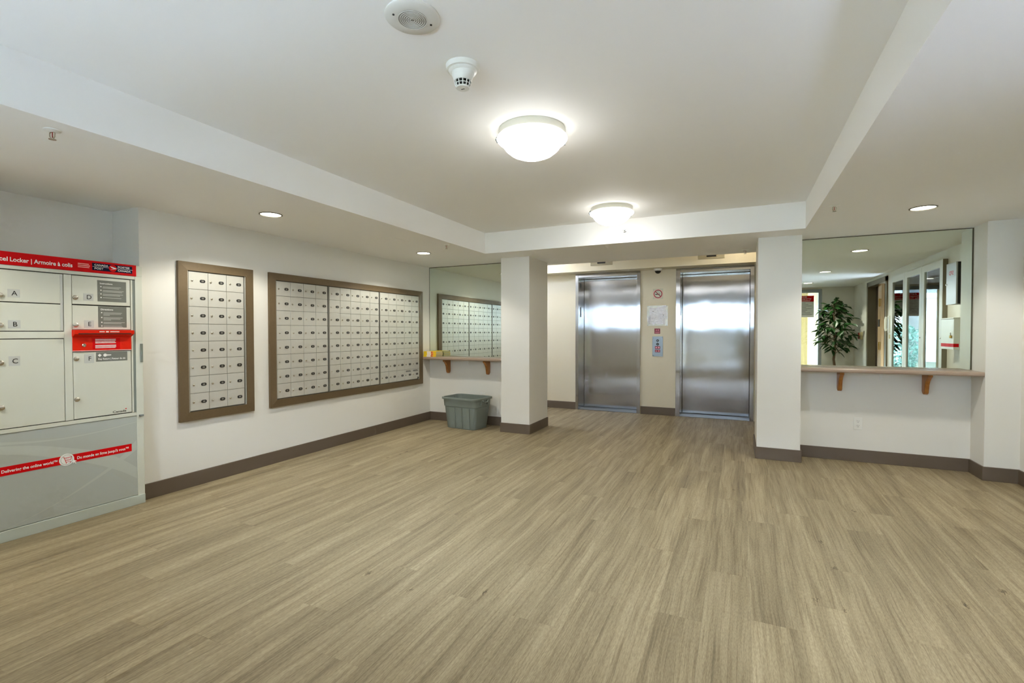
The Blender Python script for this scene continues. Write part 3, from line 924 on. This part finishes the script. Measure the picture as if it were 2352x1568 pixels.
# ------------------------------------------------------------------ directories on the left shelf
zt = .911
for i, (dx, dy, lab) in enumerate(((0, 0, 'bottom'), (.004, .003, 'middle'), (-.002, .008, 'top'))):
    b = thing('directory', '%s yellow and orange telephone directory of the stack on the left shelf' % lab, 'book', (-3.885, 5.675, zt), 'stack of directories')
    x0, x1, y0, y1 = -3.990 + dx, -3.785 + dx, 5.592 + dy, 5.762 + dy
    hh = .0245
    MB().box(x0 + .003, x1 - .002, y0 + .002, y1 - .003, zt + .0015, zt + hh - .0015).build('page_block', 'pages', b)
    MB().box(x0, x1, y0, y0 + .002, zt, zt + hh).box(x0, x1, y0 + .002, y1, zt, zt + .0014).box(x0, x1, y0 + .002, y1, zt + hh - .0014, zt + hh).build('cover', 'yellow', b)
    MB().box(x0 + .055, x0 + .118, y0 - .0006, y0, zt + .001, zt + hh - .001).build('white_band', 'white', b)
    MB().box(x0 + .118, x0 + .160, y0 - .0006, y0, zt + .001, zt + hh - .001).build('orange_band', 'orange', b)
    bars([((x0 + .126, y0 - .0012, zt + .009), .020, .007)], b, '-y', 'alarm_red', 0)
    bars([((x0 + .062, y0 - .0012, zt + .010), .014, .005), ((x0 + .084, y0 - .0012, zt + .010), .020, .005)], b, '-y', 'orange', 0)
    bars([((x0 + .186, y0 - .0006, zt + .004), .007, .016)], b, '-y', 'orange', 0)
    zt += hh + .0005

# ------------------------------------------------------------------ electrical outlets
def outlet(x0, z0, y, label):
    t = thing('wall_outlet', label, 'outlet', (x0 + .036, y, z0), 'duplex outlets')
    MB().box(x0, x0 + .072, y - .005, y - .0004, z0, z0 + .116).build('cover_plate', 'pwhite', t, bevel=.002)
    for dz in (.036, .080):
        s_ = MB().lathe([(.0165, 0), (.0165, -.002), (.015, -.003), (0, -.003)], (x0 + .036, y - .005, z0 + dz), 'y', 20).build('socket', 'pwhite', t)
        MB().box(x0 + .028, x0 + .030, y - .0085, y - .0078, z0 + dz, z0 + dz + .010).box(x0 + .042, x0 + .044, y - .0085, y - .0078, z0 + dz, z0 + dz + .009).disc((x0 + .036, y - .0081, z0 + dz - .008), .003, 'y', -.0004, .0003, 8).build('socket_slots', 'dark', s_)
outlet(1.009, .310, YR, 'white duplex outlet on the wall under the right shelf')
outlet(-3.185, .314, YA, 'white duplex outlet mostly hidden behind the grey tote')

# ------------------------------------------------------------------ things between the elevators
yw = YE
# no smoking sign
t = thing('no_smoking_sign', 'clear sticker with a red no smoking symbol between the elevators', 'sign', (-1.11, yw, 1.75))
MB().box(-1.185, -1.035, yw - .0015, yw - .0003, 1.752, 1.905).build('clear_film', 'acryl', t)
cz = 1.826; cx = -1.110
MB().disc((cx, yw - .0015, cz), .070, 'y', -.0004, 0, 36).build('pale_disc', 'pinkish', t)
MB().disc((cx, yw - .002, cz), .054, 'y', -.0003, 0, 36).build('inner_disc', 'acryl', t)
MB().lathe([(.050, 0), (.063, 0), (.063, -.0005), (.050, -.0005), (.050, 0)], (cx, yw - .0022, cz), 'y', 40).build('red_ring', 'nsred', t)
MB().box(cx - .040, cx + .018, yw - .0026, yw - .0022, cz - .012, cz + .002).box(cx + .021, cx + .027, yw - .0026, yw - .0022, cz - .012, cz + .002).build('cigarette', 'ink', t)
mb = MB()
for k in range(9):
    a = k / 8
    px_ = cx + .024 - .03 * a + .008 * math.sin(a * 7); pz = cz + .006 + .034 * a
    mb.box(px_ - .003, px_ + .003, yw - .0025, yw - .0022, pz, pz + .005)
mb.build('smoke_wisp', 'notice', t)
d = Vector((1, 0, -1)).normalized() * .052; n_ = Vector((1, 0, 1)).normalized() * .006; c_ = Vector((cx, yw - .0030, cz))
MB().loft([[c_ - d - n_, c_ + d - n_, c_ + d + n_, c_ - d + n_], [v + Vector((0, .0004, 0)) for v in (c_ - d - n_, c_ + d - n_, c_ + d + n_, c_ - d + n_)]]).build('red_slash', 'nsred', t)

# torn notice behind a screwed plate
t = thing('torn_notice', 'torn crumpled white paper notice on a clear plate between the elevators', 'notice', (-1.117, yw, 1.345))
MB().box(-1.268, -.966, yw - .004, yw - .0004, 1.345, 1.652).build('clear_plate', 'acryl', t, bevel=.001)
random.seed(3)
def torn(x0, x1, z0, z1, n, y, nm):
    pts = []
    for (a, b) in (((x0, z0), (x1, z0)), ((x1, z0), (x1, z1)), ((x1, z1), (x0, z1)), ((x0, z1), (x0, z0))):
        for k in range(n):
            f_ = k / n
            pts.append((a[0] + (b[0] - a[0]) * f_ + random.uniform(-.012, .012), a[1] + (b[1] - a[1]) * f_ + random.uniform(-.012, .012)))
    MB().prism(pts, 'y', y - .0012, y).build(nm, 'paper', t)
torn(-1.235, -1.01, 1.37, 1.625, 7, yw - .004, 'paper_sheet')
torn(-1.258, -1.225, 1.375, 1.50, 4, yw - .0052, 'paper_scrap')
torn(-1.09, -.985, 1.44, 1.585, 5, yw - .0056, 'paper_scrap')
torn(-1.035, -.985, 1.625, 1.650, 3, yw - .0052, 'paper_scrap')
for (xx, zz) in ((-1.256, 1.640), (-.978, 1.642), (-1.256, 1.357), (-.978, 1.357)):
    MB().lathe([(.006, 0), (.005, -.003), (0, -.004)], (xx, yw - .004, zz), 'y', 10).build('screw', 'steel_pl', t)
MB().box(-1.19, -1.17, yw - .0062, yw - .0054, 1.558, 1.565).box(-1.035, -1.022, yw - .0075, yw - .0069, 1.502, 1.512).build('print_lines', 'ink', t)

# burgundy fire notice
t = thing('fire_notice', 'small burgundy square sign above the elevator buttons', 'sign', (-1.118, yw, 1.228))
MB().box(-1.160, -1.076, yw - .002, yw - .0004, 1.226, 1.306).build('backing', 'burg', t)
MB().prism([(-1.142, 1.272), (-1.134, 1.292), (-1.124, 1.284), (-1.128, 1.272), (-1.134, 1.266)], 'y', yw - .0026, yw - .002).prism([(-1.112, 1.268), (-1.098, 1.268), (-1.096, 1.285), (-1.104, 1.297), (-1.112, 1.284)], 'y', yw - .0026, yw - .002).build('white_symbols', 'burg_lt', t)
bars([((-1.150, yw - .0026, 1.252), .062, .004), ((-1.150, yw - .0026, 1.243), .066, .004), ((-1.150, yw - .0026, 1.234), .058, .004)], t, '-y', 'burg_lt', 0)

# call button plate
t = thing('call_button_panel', 'brushed steel elevator call panel with two round buttons', 'button panel', (-1.112, yw, .884))
MB().box(-1.189, -1.035, yw - .006, yw - .0004, .884, 1.185).build('plate', 'steel_pl', t, bevel=.002)
for zz in (1.123, 1.070):
    b = MB().lathe([(.019, 0), (.019, -.004), (.016, -.006), (.0, -.006)], (-1.112, yw - .006, zz), 'y', 20).build('call_button', 'dark', t, smooth=True)
    MB().lathe([(.0075, 0), (.0075, -.001), (0, -.001)], (-1.112, yw - .012, zz), 'y', 14).build('button_lens', 'steel_pl', b)
for zz in (.999, .947):
    s_ = MB().box(-1.150, -1.074, yw - .007, yw - .006, zz, zz + .040).build('red_sticker', 'burg', t)
    MB().box(-1.143, -1.118, yw - .0075, yw - .007, zz + .010, zz + .028).disc((-1.095, yw - .0075, zz + .02), .013, 'y', 0, .0004, 14).build('sticker_symbols', 'burg_lt', s_)
for (xx, zz) in ((-1.172, .905), (-1.052, .905), (-1.172, 1.165), (-1.052, 1.165)):
    MB().lathe([(.005, 0), (.004, -.002), (0, -.0025)], (xx, yw - .006, zz), 'y', 8).build('screw', 'chrome', t)

# dome camera under the soffit
t = thing('dome_camera', 'small dome security camera above the no smoking sign', 'camera', (-1.095, 7.43, 2.189))
MB().lathe([(0, 0), (.062, 0), (.062, -.012), (.056, -.030), (.044, -.032), (0, -.032)], (-1.095, 7.43, 2.189), 'z', 28).build('base', 'pwhite', t, smooth=True)
MB().lathe([(.044, -.032)] + [(.044 * math.cos(math.radians(a)), -.032 - .040 * math.sin(math.radians(a))) for a in (15, 30, 45, 60, 75)] + [(0, -.072)], (-1.095, 7.43, 2.189), 'z', 28).build('smoked_dome', 'dark', t, smooth=True)

# ------------------------------------------------------------------ ceiling fittings
def dome_light(x, y, label):
    t = thing('ceiling_light', label, 'ceiling light', (x, y, ZH), 'bowl ceiling lights')
    c = (x, y, ZH)
    MB().lathe([(0, 0), (.190, 0), (.194, -.012), (.194, -.040), (.185, -.046), (.150, -.046)], c, 'z', 48).build('pan', 'trimw', t, smooth=True)
    MB().lathe([(.192, -.046), (.203, -.050), (.204, -.055), (.198, -.062), (.184, -.070), (.172, -.077)], c, 'z', 48).build('glass_rim', 'dome_rim', t, smooth=True)
    MB().lathe([(.172, -.077), (.168, -.088), (.152, -.110), (.122, -.134), (.080, -.152), (.040, -.161), (0, -.164)], c, 'z', 48).build('glass_bowl', 'dome', t, smooth=True)
    for k in range(3):
        a = math.radians((200, 40, 120)[k])
        px, py = x + .198 * math.cos(a), y + .198 * math.sin(a)
        MB().tube([(x + .178 * math.cos(a), y + .178 * math.sin(a), ZH - .02), (px, py, ZH - .026), (x + .209 * math.cos(a), y + .209 * math.sin(a), ZH - .045), (x + .200 * math.cos(a), y + .200 * math.sin(a), ZH - .064)], .006, 8).build('clip', 'steel_pl', t, smooth=True)
dome_light(-1.091, 2.60, 'large lit bowl ceiling light nearest the smoke detector')
dome_light(-1.091, 4.53, 'lit bowl ceiling light in front of the elevators')

def can_light(x, y, z, label, mt='can', group='recessed downlights', r=.085):
    t = thing('recessed_light', label, 'downlight', (x, y, z), group)
    MB().lathe([(r * .86, .0), (r, -.001), (r, -.004), (r * .88, -.006), (r * .86, -.002), (r * .86, 0)], (x, y, z), 'z', 36).build('trim_ring', 'trimd', t, smooth=True)
    MB().lathe([(0, -.0015), (r * .855, -.0015), (r * .855, -.0005), (0, -.0005)], (x, y, z), 'z', 36).build('lens', mt, t)
    if mt == 'can':
        ld = bpy.data.lights.new('downlight_lamp', 'SPOT')
        ld.energy = CAN_W; ld.color = CAN_COL; ld.spot_size = math.radians(138); ld.spot_blend = 0.35; ld.shadow_soft_size = .055
        lo = bpy.data.objects.new('lamp', ld); C.objects.link(lo)
        lo.parent = t; lo.location = (0, 0, -.012)
can_light(-3.330, 2.648, ZC, 'lit recessed downlight above the narrow mailbox bank')
can_light(-3.338, 4.690, ZC, 'lit recessed downlight above the right end of the wide mailbox bank')
can_light(-3.330, .60, ZC, 'unseen recessed downlight near the parcel locker, added for lighting')  # not in view; assumed third of the left row, included for its light
can_light(1.235, 4.580, ZC, 'lit recessed downlight in front of the right mirror')
can_light(1.19, 2.47, ZC, 'lit recessed downlight, second one seen in the right mirror')
can_light(1.17, .60, ZC, 'lit recessed downlight, third one seen in the right mirror')
can_light(-2.62, 6.85, ZT, 'lit downlight hidden above the left elevator', 'can_lobby', 'lobby downlights')
can_light(-.02, 6.85, ZT, 'lit downlight hidden above the right elevator', 'can_lobby', 'lobby downlights')

def sprinkler(x, y, z, label, rot=0.0):
    t = thing('sprinkler', label, 'sprinkler', (x, y, z), 'ceiling sprinklers', rot)
    MB().lathe([(0, -.0005), (.032, -.0005), (.031, -.004), (.018, -.008), (.010, -.010), (0, -.010)], (0, 0, 0), 'z', 24).build('escutcheon', 'pwhite', t, smooth=True, local=True)
    MB().tube([(-.004, 0, -.008), (-.013, 0, -.014), (-.013, 0, -.030), (-.004, 0, -.042), (.004, 0, -.042), (.013, 0, -.030), (.013, 0, -.014), (.004, 0, -.008)], .0026, 6).build('frame_arms', 'chrome', t, smooth=True, local=True)
    MB().tube([(0, 0, -.010), (0, 0, -.036)], .0022, 6).build('glass_bulb', 'alarm_red', t, local=True)
    MB().lathe([(0, -.042), (.014, -.042), (.014, -.0445), (0, -.0445)], (0, 0, 0), 'z', 16).build('deflector', 'chrome', t, local=True)
sprinkler(-2.845, 1.125, ZC, 'sprinkler head above the parcel locker', .3)
sprinkler(-2.800, 4.345, ZC, 'small sprinkler head near the left mirror', .2)
sprinkler(.625, 4.22, ZC, 'sprinkler head between the ceiling tray and the right mirror', .4)
sprinkler(.056, 6.05, ZC, 'sprinkler head at the ceiling edge over the right elevator', .1)

# round wall detector on the bulkhead
t = thing('sidewall_sprinkler', 'small round white sidewall sprinkler on the bulkhead face', 'sprinkler', (-1.073, YB, 2.289))
MB().lathe([(0, 0), (.036, 0), (.036, -.004), (.030, -.008), (.016, -.009), (0, -.009)], (-1.073, YB, 2.289), 'y', 28).build('escutcheon', 'pwhite', t, smooth=True)
MB().box(-1.090, -1.056, YB - .034, YB - .030, 2.297, 2.301).tube([(-1.073, YB - .008, 2.290), (-1.073, YB - .030, 2.299)], .004, 8).build('deflector', 'steel_pl', t)
MB().tube([(-1.083, YB - .010, 2.283), (-1.078, YB - .024, 2.277), (-1.066, YB - .024, 2.279), (-1.060, YB - .010, 2.285)], .003, 6).build('frame_arms', 'dark', t)

# ceiling speaker
t = thing('ceiling_speaker', 'round off-white ceiling speaker at the top edge of the picture', 'speaker', (-1.100, 1.482, ZH))
c = (-1.100, 1.482, ZH)
MB().lathe([(0, -.0005), (.100, -.0005), (.100, -.006), (.094, -.011), (.058, -.012), (0, -.012)], c, 'z', 48).build('cover', 'offw', t, smooth=True)
MB().lathe([(0, -.012), (.053, -.012), (.052, -.0135), (0, -.0145)], c, 'z', 36).build('mesh', 'grille', t, smooth=True)
for k in range(7):
    rr = .008 + k * .0072
    MB().lathe([(rr, -.0138), (rr + .0025, -.0138), (rr + .0025, -.0152), (rr, -.0152), (rr, -.0138)], c, 'z', 36).build('mesh_ring', 'offw', t)
for a in (0.88, 4.02):
    MB().lathe([(.004, -.012), (.004, -.0145), (0, -.015)], (c[0] + .070 * math.cos(a), c[1] + .070 * math.sin(a), ZH), 'z', 10).build('screw', 'dark', t)

# smoke detector
t = thing('smoke_detector', 'white cone-shaped smoke detector on the ceiling tray', 'smoke detector', (-1.105, 1.850, ZH))
c = (-1.105, 1.850, ZH)
MB().lathe([(0, 0), (.074, 0), (.074, -.008), (.070, -.020), (.062, -.022)], c, 'z', 40).build('base', 'pwhite', t, smooth=True)
MB().lathe([(.062, -.022), (.058, -.028), (.050, -.032), (.044, -.050), (.038, -.066), (.0365, -.0665)], c, 'z', 40).build('cone', 'pwhite', t, smooth=True)
MB().lathe([(0, -.066), (.030, -.066), (.0265, -.092), (0, -.092)], c, 'z', 24).build('dark_chamber', 'dark', t)
for k in range(12):
    a = 2 * math.pi * k / 12
    MB().tube([(c[0] + .0365 * math.cos(a), c[1] + .0365 * math.sin(a), ZH - .066), (c[0] + .029 * math.cos(a), c[1] + .029 * math.sin(a), ZH - .094)], .0024, 6).build('cage_bar', 'pwhite', t)
for (rr, zz) in ((.0368, .0665), (.0332, .080), (.0300, .0925)):
    MB().lathe([(rr - .0028, -zz), (rr, -zz + .0018), (rr + .0018, -zz), (rr, -zz - .0018), (rr - .0028, -zz)], c, 'z', 30).build('cage_ring', 'pwhite', t, smooth=True)
MB().lathe([(.0295, -.093), (.0285, -.097), (.014, -.099), (0, -.099)], c, 'z', 24).build('cap', 'pwhite', t, smooth=True)
MB().box(c[0] - .008, c[0] + .008, c[1] - .003, c[1] + .003, ZH - .0998, ZH - .0990).build('cap_mark', 'notice', t)

# access hatch
t = thing('access_hatch', 'painted-over square access hatch in the ceiling above the wide mailbox bank', 'hatch', (-3.15, 3.90, ZC))
MB().box(-3.255, -3.045, 3.79, 4.03, ZC - .003, ZC - .0003).build('panel', 'ceil', t, bevel=.001)

# ================================================================== BEHIND AND BESIDE THE CAMERA (seen in the mirrors and steel)
# glazed entrance
w = bpy.data.objects.new('window_1', None); C.objects.link(w); w.location = (-.72, YK - .06, 0); wl[w.name] = Vector(w.location)
struct(w, 'glazed entrance screen behind the camera')
xs = [-3.0, -1.9, -.8, .32, 1.55]
for i, x in enumerate(xs):
    a = x - .03 if 0 < i < 4 else (x if i == 0 else x - .06)
    MB().box(a, a + .06, YK - .10, YK - .04, 0 if i > 2 else 1.32, 2.14).build('mullion', 'frame_al', w)
for i in range(4):
    a = xs[i] + (.06 if i == 0 else .03); b = xs[i + 1] - (.06 if i == 3 else .03)
    for (z0, z1) in ((0, .10), (.98, 1.04), (2.07, 2.14)):
        if i == 3 and z0 == .98: continue
        if i < 3 and z0 == 0: z0, z1 = 1.32, 1.38
        elif i < 3 and z0 == .98: z0, z1 = 1.72, 1.75
        MB().box(a, b, YK - .10, YK - .04, z0, z1).build('rail', 'frame_al', w)
    MB().box(a, b, YK - .073, YK - .067, .10 if i == 3 else 1.38, 2.07).build('pane', 'glass', w)

# red and white property notice on the glass, printed to be read from outside
t = thing('property_notice', 'red and white property notice on the entrance glass, seen in the right mirror', 'sign', (1.16, YK - .06, 1.56))
ys = YK - .062
MB().box(.90, 1.411, ys - .003, ys, 1.561, 2.012).build('sheet', 'white', t)
MB().box(.90, 1.411, ys, ys + .0008, 1.886, 2.012).build('red_header', 'red', t)
for (s_, zz, wd) in (('NOTICE', 1.975, .26), ('Private Property', 1.938, .42), ('No Trespassing', 1.899, .38)):
    text(s_, (1.155, ys + .0016, zz), .022, 'white', t, '-y', width=wd, align='CENTER', bold=.03)
rows = [((.93, ys + .0016, 1.855 - j * .030), (.46 if j % 3 else .40) * random.uniform(.75, 1), .008) for j in range(9)]
bars(rows, t, '-y', 'notice', 0)

# double-leaf cupboard door opening in the right wall
d = bpy.data.objects.new('door_3', None); C.objects.link(d); d.location = (XS, 1.27, 0); wl[d.name] = Vector(d.location)
struct(d, 'open dark brown door in a putty frame, seen in the right mirror')
MB().box(XS - .02, 2.27, .62, .70, 0, 2.12).build('jamb', 'dframe', d)
MB().box(XS - .02, 2.27, 1.84, 1.92, 0, 2.12).build('jamb', 'dframe', d)
MB().box(XS - .02, 2.27, .62, 1.92, 2.05, 2.13).build('header', 'dframe', d)
leaf1 = MB().box(2.20, 2.245, .70, 1.24, .01, 2.05).build('door_leaf', 'dbrown', d)
leaf2 = MB().box(2.165, 2.86, 1.33, 1.375, .01, 2.05).build('door_leaf', 'dbrown', d)
MB().box(2.125, 2.165, 1.20, 1.42, .01, 2.05).build('door_edge', 'tan', d)
for zz in (.25, 1.02, 1.74):
    MB().box(2.117, 2.125, 1.27, 1.40, zz - .06, zz + .06).tube([(2.116, 1.34, zz - .065), (2.116, 1.34, zz + .065)], .009, 8).build('hinge', 'brass', d)
MB().box(2.119, 2.125, 1.24, 1.33, 1.34, 1.46).build('strike_plate', 'dark', d)
sbox('wall_closet', 'dbrown', 3.0, 3.1, .4, 2.1, 0, ZT)
sbox('wall_closet_side', 'dbrown', 2.26, 3.1, .3, .4, 0, ZT)
sbox('wall_closet_far', 'dbrown', 2.26, 3.1, 2.1, 2.2, 0, ZT)
sbox('ceiling_closet', 'dbrown', 2.26, 3.1, .3, 2.2, ZT, ZT + .1)

# glazed notice cabinet on the right wall
t = thing('notice_cabinet', 'white three-door glazed notice cabinet, seen in the right mirror', 'cabinet', (XS, 3.245, .60))
MB().box(XS - .022, XS - .0005, 2.26, 4.30, .60, 2.065).build('back_panel', 'blackback', t)
MB().box(XS - .045, XS - .0005, 4.30, 4.312, .60, 2.065).build('side_panel', 'dframe', t)
dy = (4.30 - 2.26) / 3
for i in range(3):
    a, b = 2.26 + i * dy + .002, 2.26 + (i + 1) * dy - .002
    fx0, fx1 = XS - .045, XS - .024
    fm = MB().box(fx0, fx1, a, a + .085, .60, 2.065).box(fx0, fx1, b - .085, b, .60, 2.065).box(fx0, fx1, a + .085, b - .085, .60, .68).box(fx0, fx1, a + .085, b - .085, 1.982, 2.065)
    dr = fm.build('cabinet_door', 'white_frame', t, bevel=.002)
    MB().box(fx1 - .008, fx1 - .004, a + .085, b - .085, .68, 1.982).build('pane', 'glass', dr)
    MB().lathe([(.010, 0), (.008, -.006), (0, -.007)], (fx0, b - .035, 1.18), 'x', 12).build('lock', 'chrome', dr)

# grey metal box lettered SFD and the red-striped drop box below it
t = thing('fire_key_box', 'grey metal wall box with red SFD lettering, seen in the right mirror', 'box', (XS, 4.81, 1.533))
MB().box(1.985, XS - .0005, 4.685, 4.938, 1.535, 1.957).build('case', 'dark', t)
bd = MB().box(1.972, 1.985, 4.683, 4.940, 1.533, 1.959).build('cover_door', 'fdbox', t, bevel=.002)
text('SFD', (1.9712, 4.875, 1.835), .040, 'red', bd, '-x', width=.115, bold=.01)
MB().lathe([(.010, 0), (.010, -.008), (0, -.009)], (1.972, 4.70, 1.745), 'x', 14).build('lock', 'chrome', bd)
t = thing('drop_box', 'white wall drop box with a red stripe and brass padlock, seen in the right mirror', 'box', (XS, 4.68, 1.065))
MB().box(1.988, XS - .0005, 4.513, 4.849, 1.068, 1.385).build('case', 'pwhite', t, bevel=.003)
MB().box(1.982, XS - .0005, 4.508, 4.854, 1.385, 1.398).build('lid', 'white_frame', t, bevel=.002)
MB().box(1.9865, 1.988, 4.513, 4.849, 1.095, 1.130).box(1.9865, 2.03, 4.849, 4.8505, 1.095, 1.130).build('red_stripe', 'red', t)
MB().box(1.972, 1.987, 4.780, 4.808, 1.185, 1.215).build('padlock', 'brass', t, bevel=.003)
MB().tube([(1.980, 4.785, 1.215), (1.980, 4.785, 1.238), (1.980, 4.794, 1.246), (1.980, 4.803, 1.238), (1.980, 4.803, 1.215)], .0025, 6).build('shackle', 'chrome', t, smooth=True)

# wall phone and alarm
t = thing('wall_phone', 'white handset wall phone beside the notice cabinet, seen in the right mirror', 'phone', (XS, 2.09, 1.23))
MB().box(XS - .030, XS - .0005, 2.03, 2.12, 1.24, 1.50).build('base', 'pwhite', t, bevel=.004)
MB().tube([(XS - .050, 2.075, 1.27), (XS - .062, 2.075, 1.31), (XS - .062, 2.075, 1.44), (XS - .050, 2.075, 1.48)], [.022, .017, .017, .022], 12).build('handset', 'white', t, smooth=True)
MB().box(XS - .02, XS - .0005, 2.06, 2.11, 1.15, 1.21).build('small_switch', 'beige', t)
t = thing('alarm_station', 'beige and dark red alarm station on the rear wall, seen in the right mirror', 'alarm', (XS, .20, 1.11))
MB().box(XS - .035, XS - .0005, .17, .25, 1.11, 1.25).build('beige_box', 'beige', t, bevel=.003)
MB().box(XS - .050, XS - .0005, .09, .168, 1.12, 1.24).build('red_box', 'alarm_red', t, bevel=.003)

# ------------------------------------------------------------------ ficus
random.seed(11)
FX, FY = 1.68, .08
FC = thing('potted_ficus', 'leafy artificial ficus tree in a dark pot, seen in the right mirror', 'plant', (FX, FY, 0))
MB().lathe([(0, 0), (.13, 0), (.135, .01), (.16, .28), (.165, .30), (.150, .30), (.145, .27), (0, .27)], (FX, FY, 0), 'z', 32).build('pot', 'pot', FC, smooth=True)
MB().lathe([(0, .285), (.08, .284), (.146, .272)], (FX, FY, 0), 'z', 24).build('soil', 'soil', FC)
trunk = [(FX, FY, .27), (FX + .015, FY, .50), (FX - .012, FY + .01, .72), (FX + .012, FY, .95), (FX - .01, FY, 1.25), (FX - .015, FY, 1.55), (FX - .02, FY, 1.80)]
MB().tube(trunk, [.026, .024, .022, .019, .014, .009, .004], 10).build('trunk', 'bark', FC, smooth=True)
lm = bpy.data.meshes.new('leaf')
lv = [(0, 0, 0), (.013, .018, .003), (.017, .040, .001), (.010, .066, -.006), (0, .084, -.016), (-.010, .066, -.006), (-.017, .040, .001), (-.013, .018, .003), (0, .030, -.004), (0, .058, -.009)]
lm.from_pydata(lv, [], [(0, 1, 8), (1, 2, 8), (2, 9, 8), (2, 3, 9), (3, 4, 9), (4, 5, 9), (5, 6, 9), (6, 8, 9), (6, 7, 8), (7, 0, 8)])
lm.materials.append(M['leaf'])
nleaf = 0
for i in range(33):
    z = .88 + .92 * (i / 32)
    env = .34 * (1 - ((z - 1.20) / .72) ** 2) if z > 1.20 else .34 * (1 - ((1.20 - z) / .75) ** 2)
    env = max(.07, min(.36, env)) * random.uniform(.72, 1.0)
    a = i * 2.399 + random.uniform(-.3, .3)
    dx, dy = math.cos(a), math.sin(a)
    if dx > 0: env = min(env, .34)
    tip = (FX + dx * env, FY + dy * env, z + random.uniform(.02, .12))
    b0 = (FX, FY, z - .06); mid_ = (FX + dx * env * .5, FY + dy * env * .5, z + .05)
    MB().tube([b0, mid_, tip], [.005, .004, .002], 5).build('branch', 'bark', FC)
    for j in range(9):
        f_ = .25 + .75 * j / 8
        p = Vector(b0).lerp(Vector(mid_), f_ * 2) if f_ < .5 else Vector(mid_).lerp(Vector(tip), f_ * 2 - 1)
        lo = bpy.data.objects.new('leaf', lm); C.objects.link(lo); lo.parent = FC
        lo.location = p - Vector((FX, FY, 0)) + Vector((random.uniform(-.02, .02), random.uniform(-.02, .02), random.uniform(-.015, .015)))
        lo.rotation_euler = (random.uniform(-.9, .4), random.uniform(-.6, .6), a - math.pi / 2 + random.uniform(-1.2, 1.2))
        lo.scale = (random.uniform(1.6, 2.1),) * 3
        nleaf += 1

# ------------------------------------------------------------------ vestibule and street outside
sbox('wall_vestibule', 'yellow_wall', 1.55, 1.67, -2.9, YK - .12, 0, ZT)
sbox('vestibule_light_screen', 'yellow_wall', .29, .35, -1.85, YK - .12, 0, ZT)  # unseen screen, added to keep daylight off the yellow vestibule wall
sbox('wall_vestibule_end', 'yellow_wall', .95, 1.55, -3.02, -2.9, 0, ZT)
sbox('ceiling_vestibule', 'yellow_wall', .29, 1.67, -3.02, YK - .12, 2.45, ZT)
can_light(1.2, -1.6, 2.45, 'warm lit downlight in the entrance vestibule behind the camera', 'can_vest', 'vestibule downlight')
sbox('floor_walkway', 'concrete', -5, 4, -5.0, -.7, -.12, -.01)
struct(MB().box(-22, 22, -26, -5.0, -.14, -.03).build('floor_lawn', 'grass'))
sbox('floor_street_path', 'concrete', -22, 22, -7.2, -6.0, -.1, -.015)

def house(x0, x1, y, hgt, label, sid):
    t = thing('house', label, 'building', ((x0 + x1) / 2, y, -.03))
    MB().box(x0, x1, y - 5, y, -.03, hgt * .5).build('lower_wall', 'siding', t)
    MB().box(x0, x1, y - 5, y + .05, hgt * .5, hgt).build('upper_wall', sid, t)
    MB().prism([(y - 5.3, hgt), (y + .4, hgt), (y - 2.5, hgt + 1.6)], 'x', x0 - .3, x1 + .3).build('roof', 'siding_dk', t)
    MB().box(x0, x1, y, y + .12, hgt * .5 - .1, hgt * .5 + .1).build('belt_trim', 'white', t)
    n = int((x1 - x0) / 2.4)
    for fl in (.9, hgt * .5 + .8):
        for k in range(n):
            xx = x0 + 1.0 + k * 2.4
            wf = MB().box(xx - .06, xx + 1.16, y + .05, y + .10, fl - .06, fl + 1.26).build('window', 'white', t)
            MB().box(xx, xx + .53, y + .10, y + .11, fl, fl + 1.2).build('pane', 'winglass', wf)
            MB().box(xx + .57, xx + 1.10, y + .10, y + .11, fl, fl + 1.2).build('pane', 'winglass', wf)
house(-14, -3, -15, 5.6, 'pale two-storey house across the lawn to the west', 'siding_dk')
house(-2, 8, -14, 5.2, 'pale two-storey house facing the entrance', 'siding_dk')
house(10, 19, -16, 5.4, 'pale two-storey house at the far end of the lawn', 'siding_dk')

def shrub(x, y, r, hgt, label, mt, n=1500):
    t = thing('shrub', label, 'shrub', (x, y, -.03), 'shrubs on the lawn')
    MB().tube([(x, y, -.03), (x + .02, y, hgt * .4)], [.05, .03], 7).build('stem', 'bark', t)
    mb = MB()
    for k in range(n):
        u, v_ = random.uniform(0, 2 * math.pi), random.uniform(-1, 1)
        q = math.sqrt(1 - v_ * v_) * random.uniform(.55, 1)
        p = Vector((x + r * q * math.cos(u), y + r * q * math.sin(u), hgt * .5 + hgt * .48 * v_))
        a = Vector((random.gauss(0, 1), random.gauss(0, 1), random.gauss(0, 1))).normalized()
        b = a.cross(Vector((random.gauss(0, 1), random.gauss(0, 1), random.gauss(0, 1)))).normalized()
        s_ = random.uniform(.035, .07)
        mb.quad(p - a * s_, p - b * s_ * .5, p + a * s_, p + b * s_ * .5)
    f_ = mb.build('foliage', mt, t); f_['kind'] = 'stuff'
random.seed(21)
shrub(-.5, -7.6, .55, 1.5, 'blue-green shrub nearest the entrance', 'shrub2')
shrub(-2.4, -7.9, .70, 1.5, 'dark green rounded shrub left of the entrance path', 'shrub')
shrub(.7, -8.6, .50, 1.7, 'tall narrow green shrub right of the entrance', 'shrub')
shrub(-4.6, -9.0, .9, 2.2, 'large green shrub in front of the western house', 'shrub')
shrub(3.6, -9.2, .9, 2.1, 'large blue-green shrub in front of the facing house', 'shrub2')
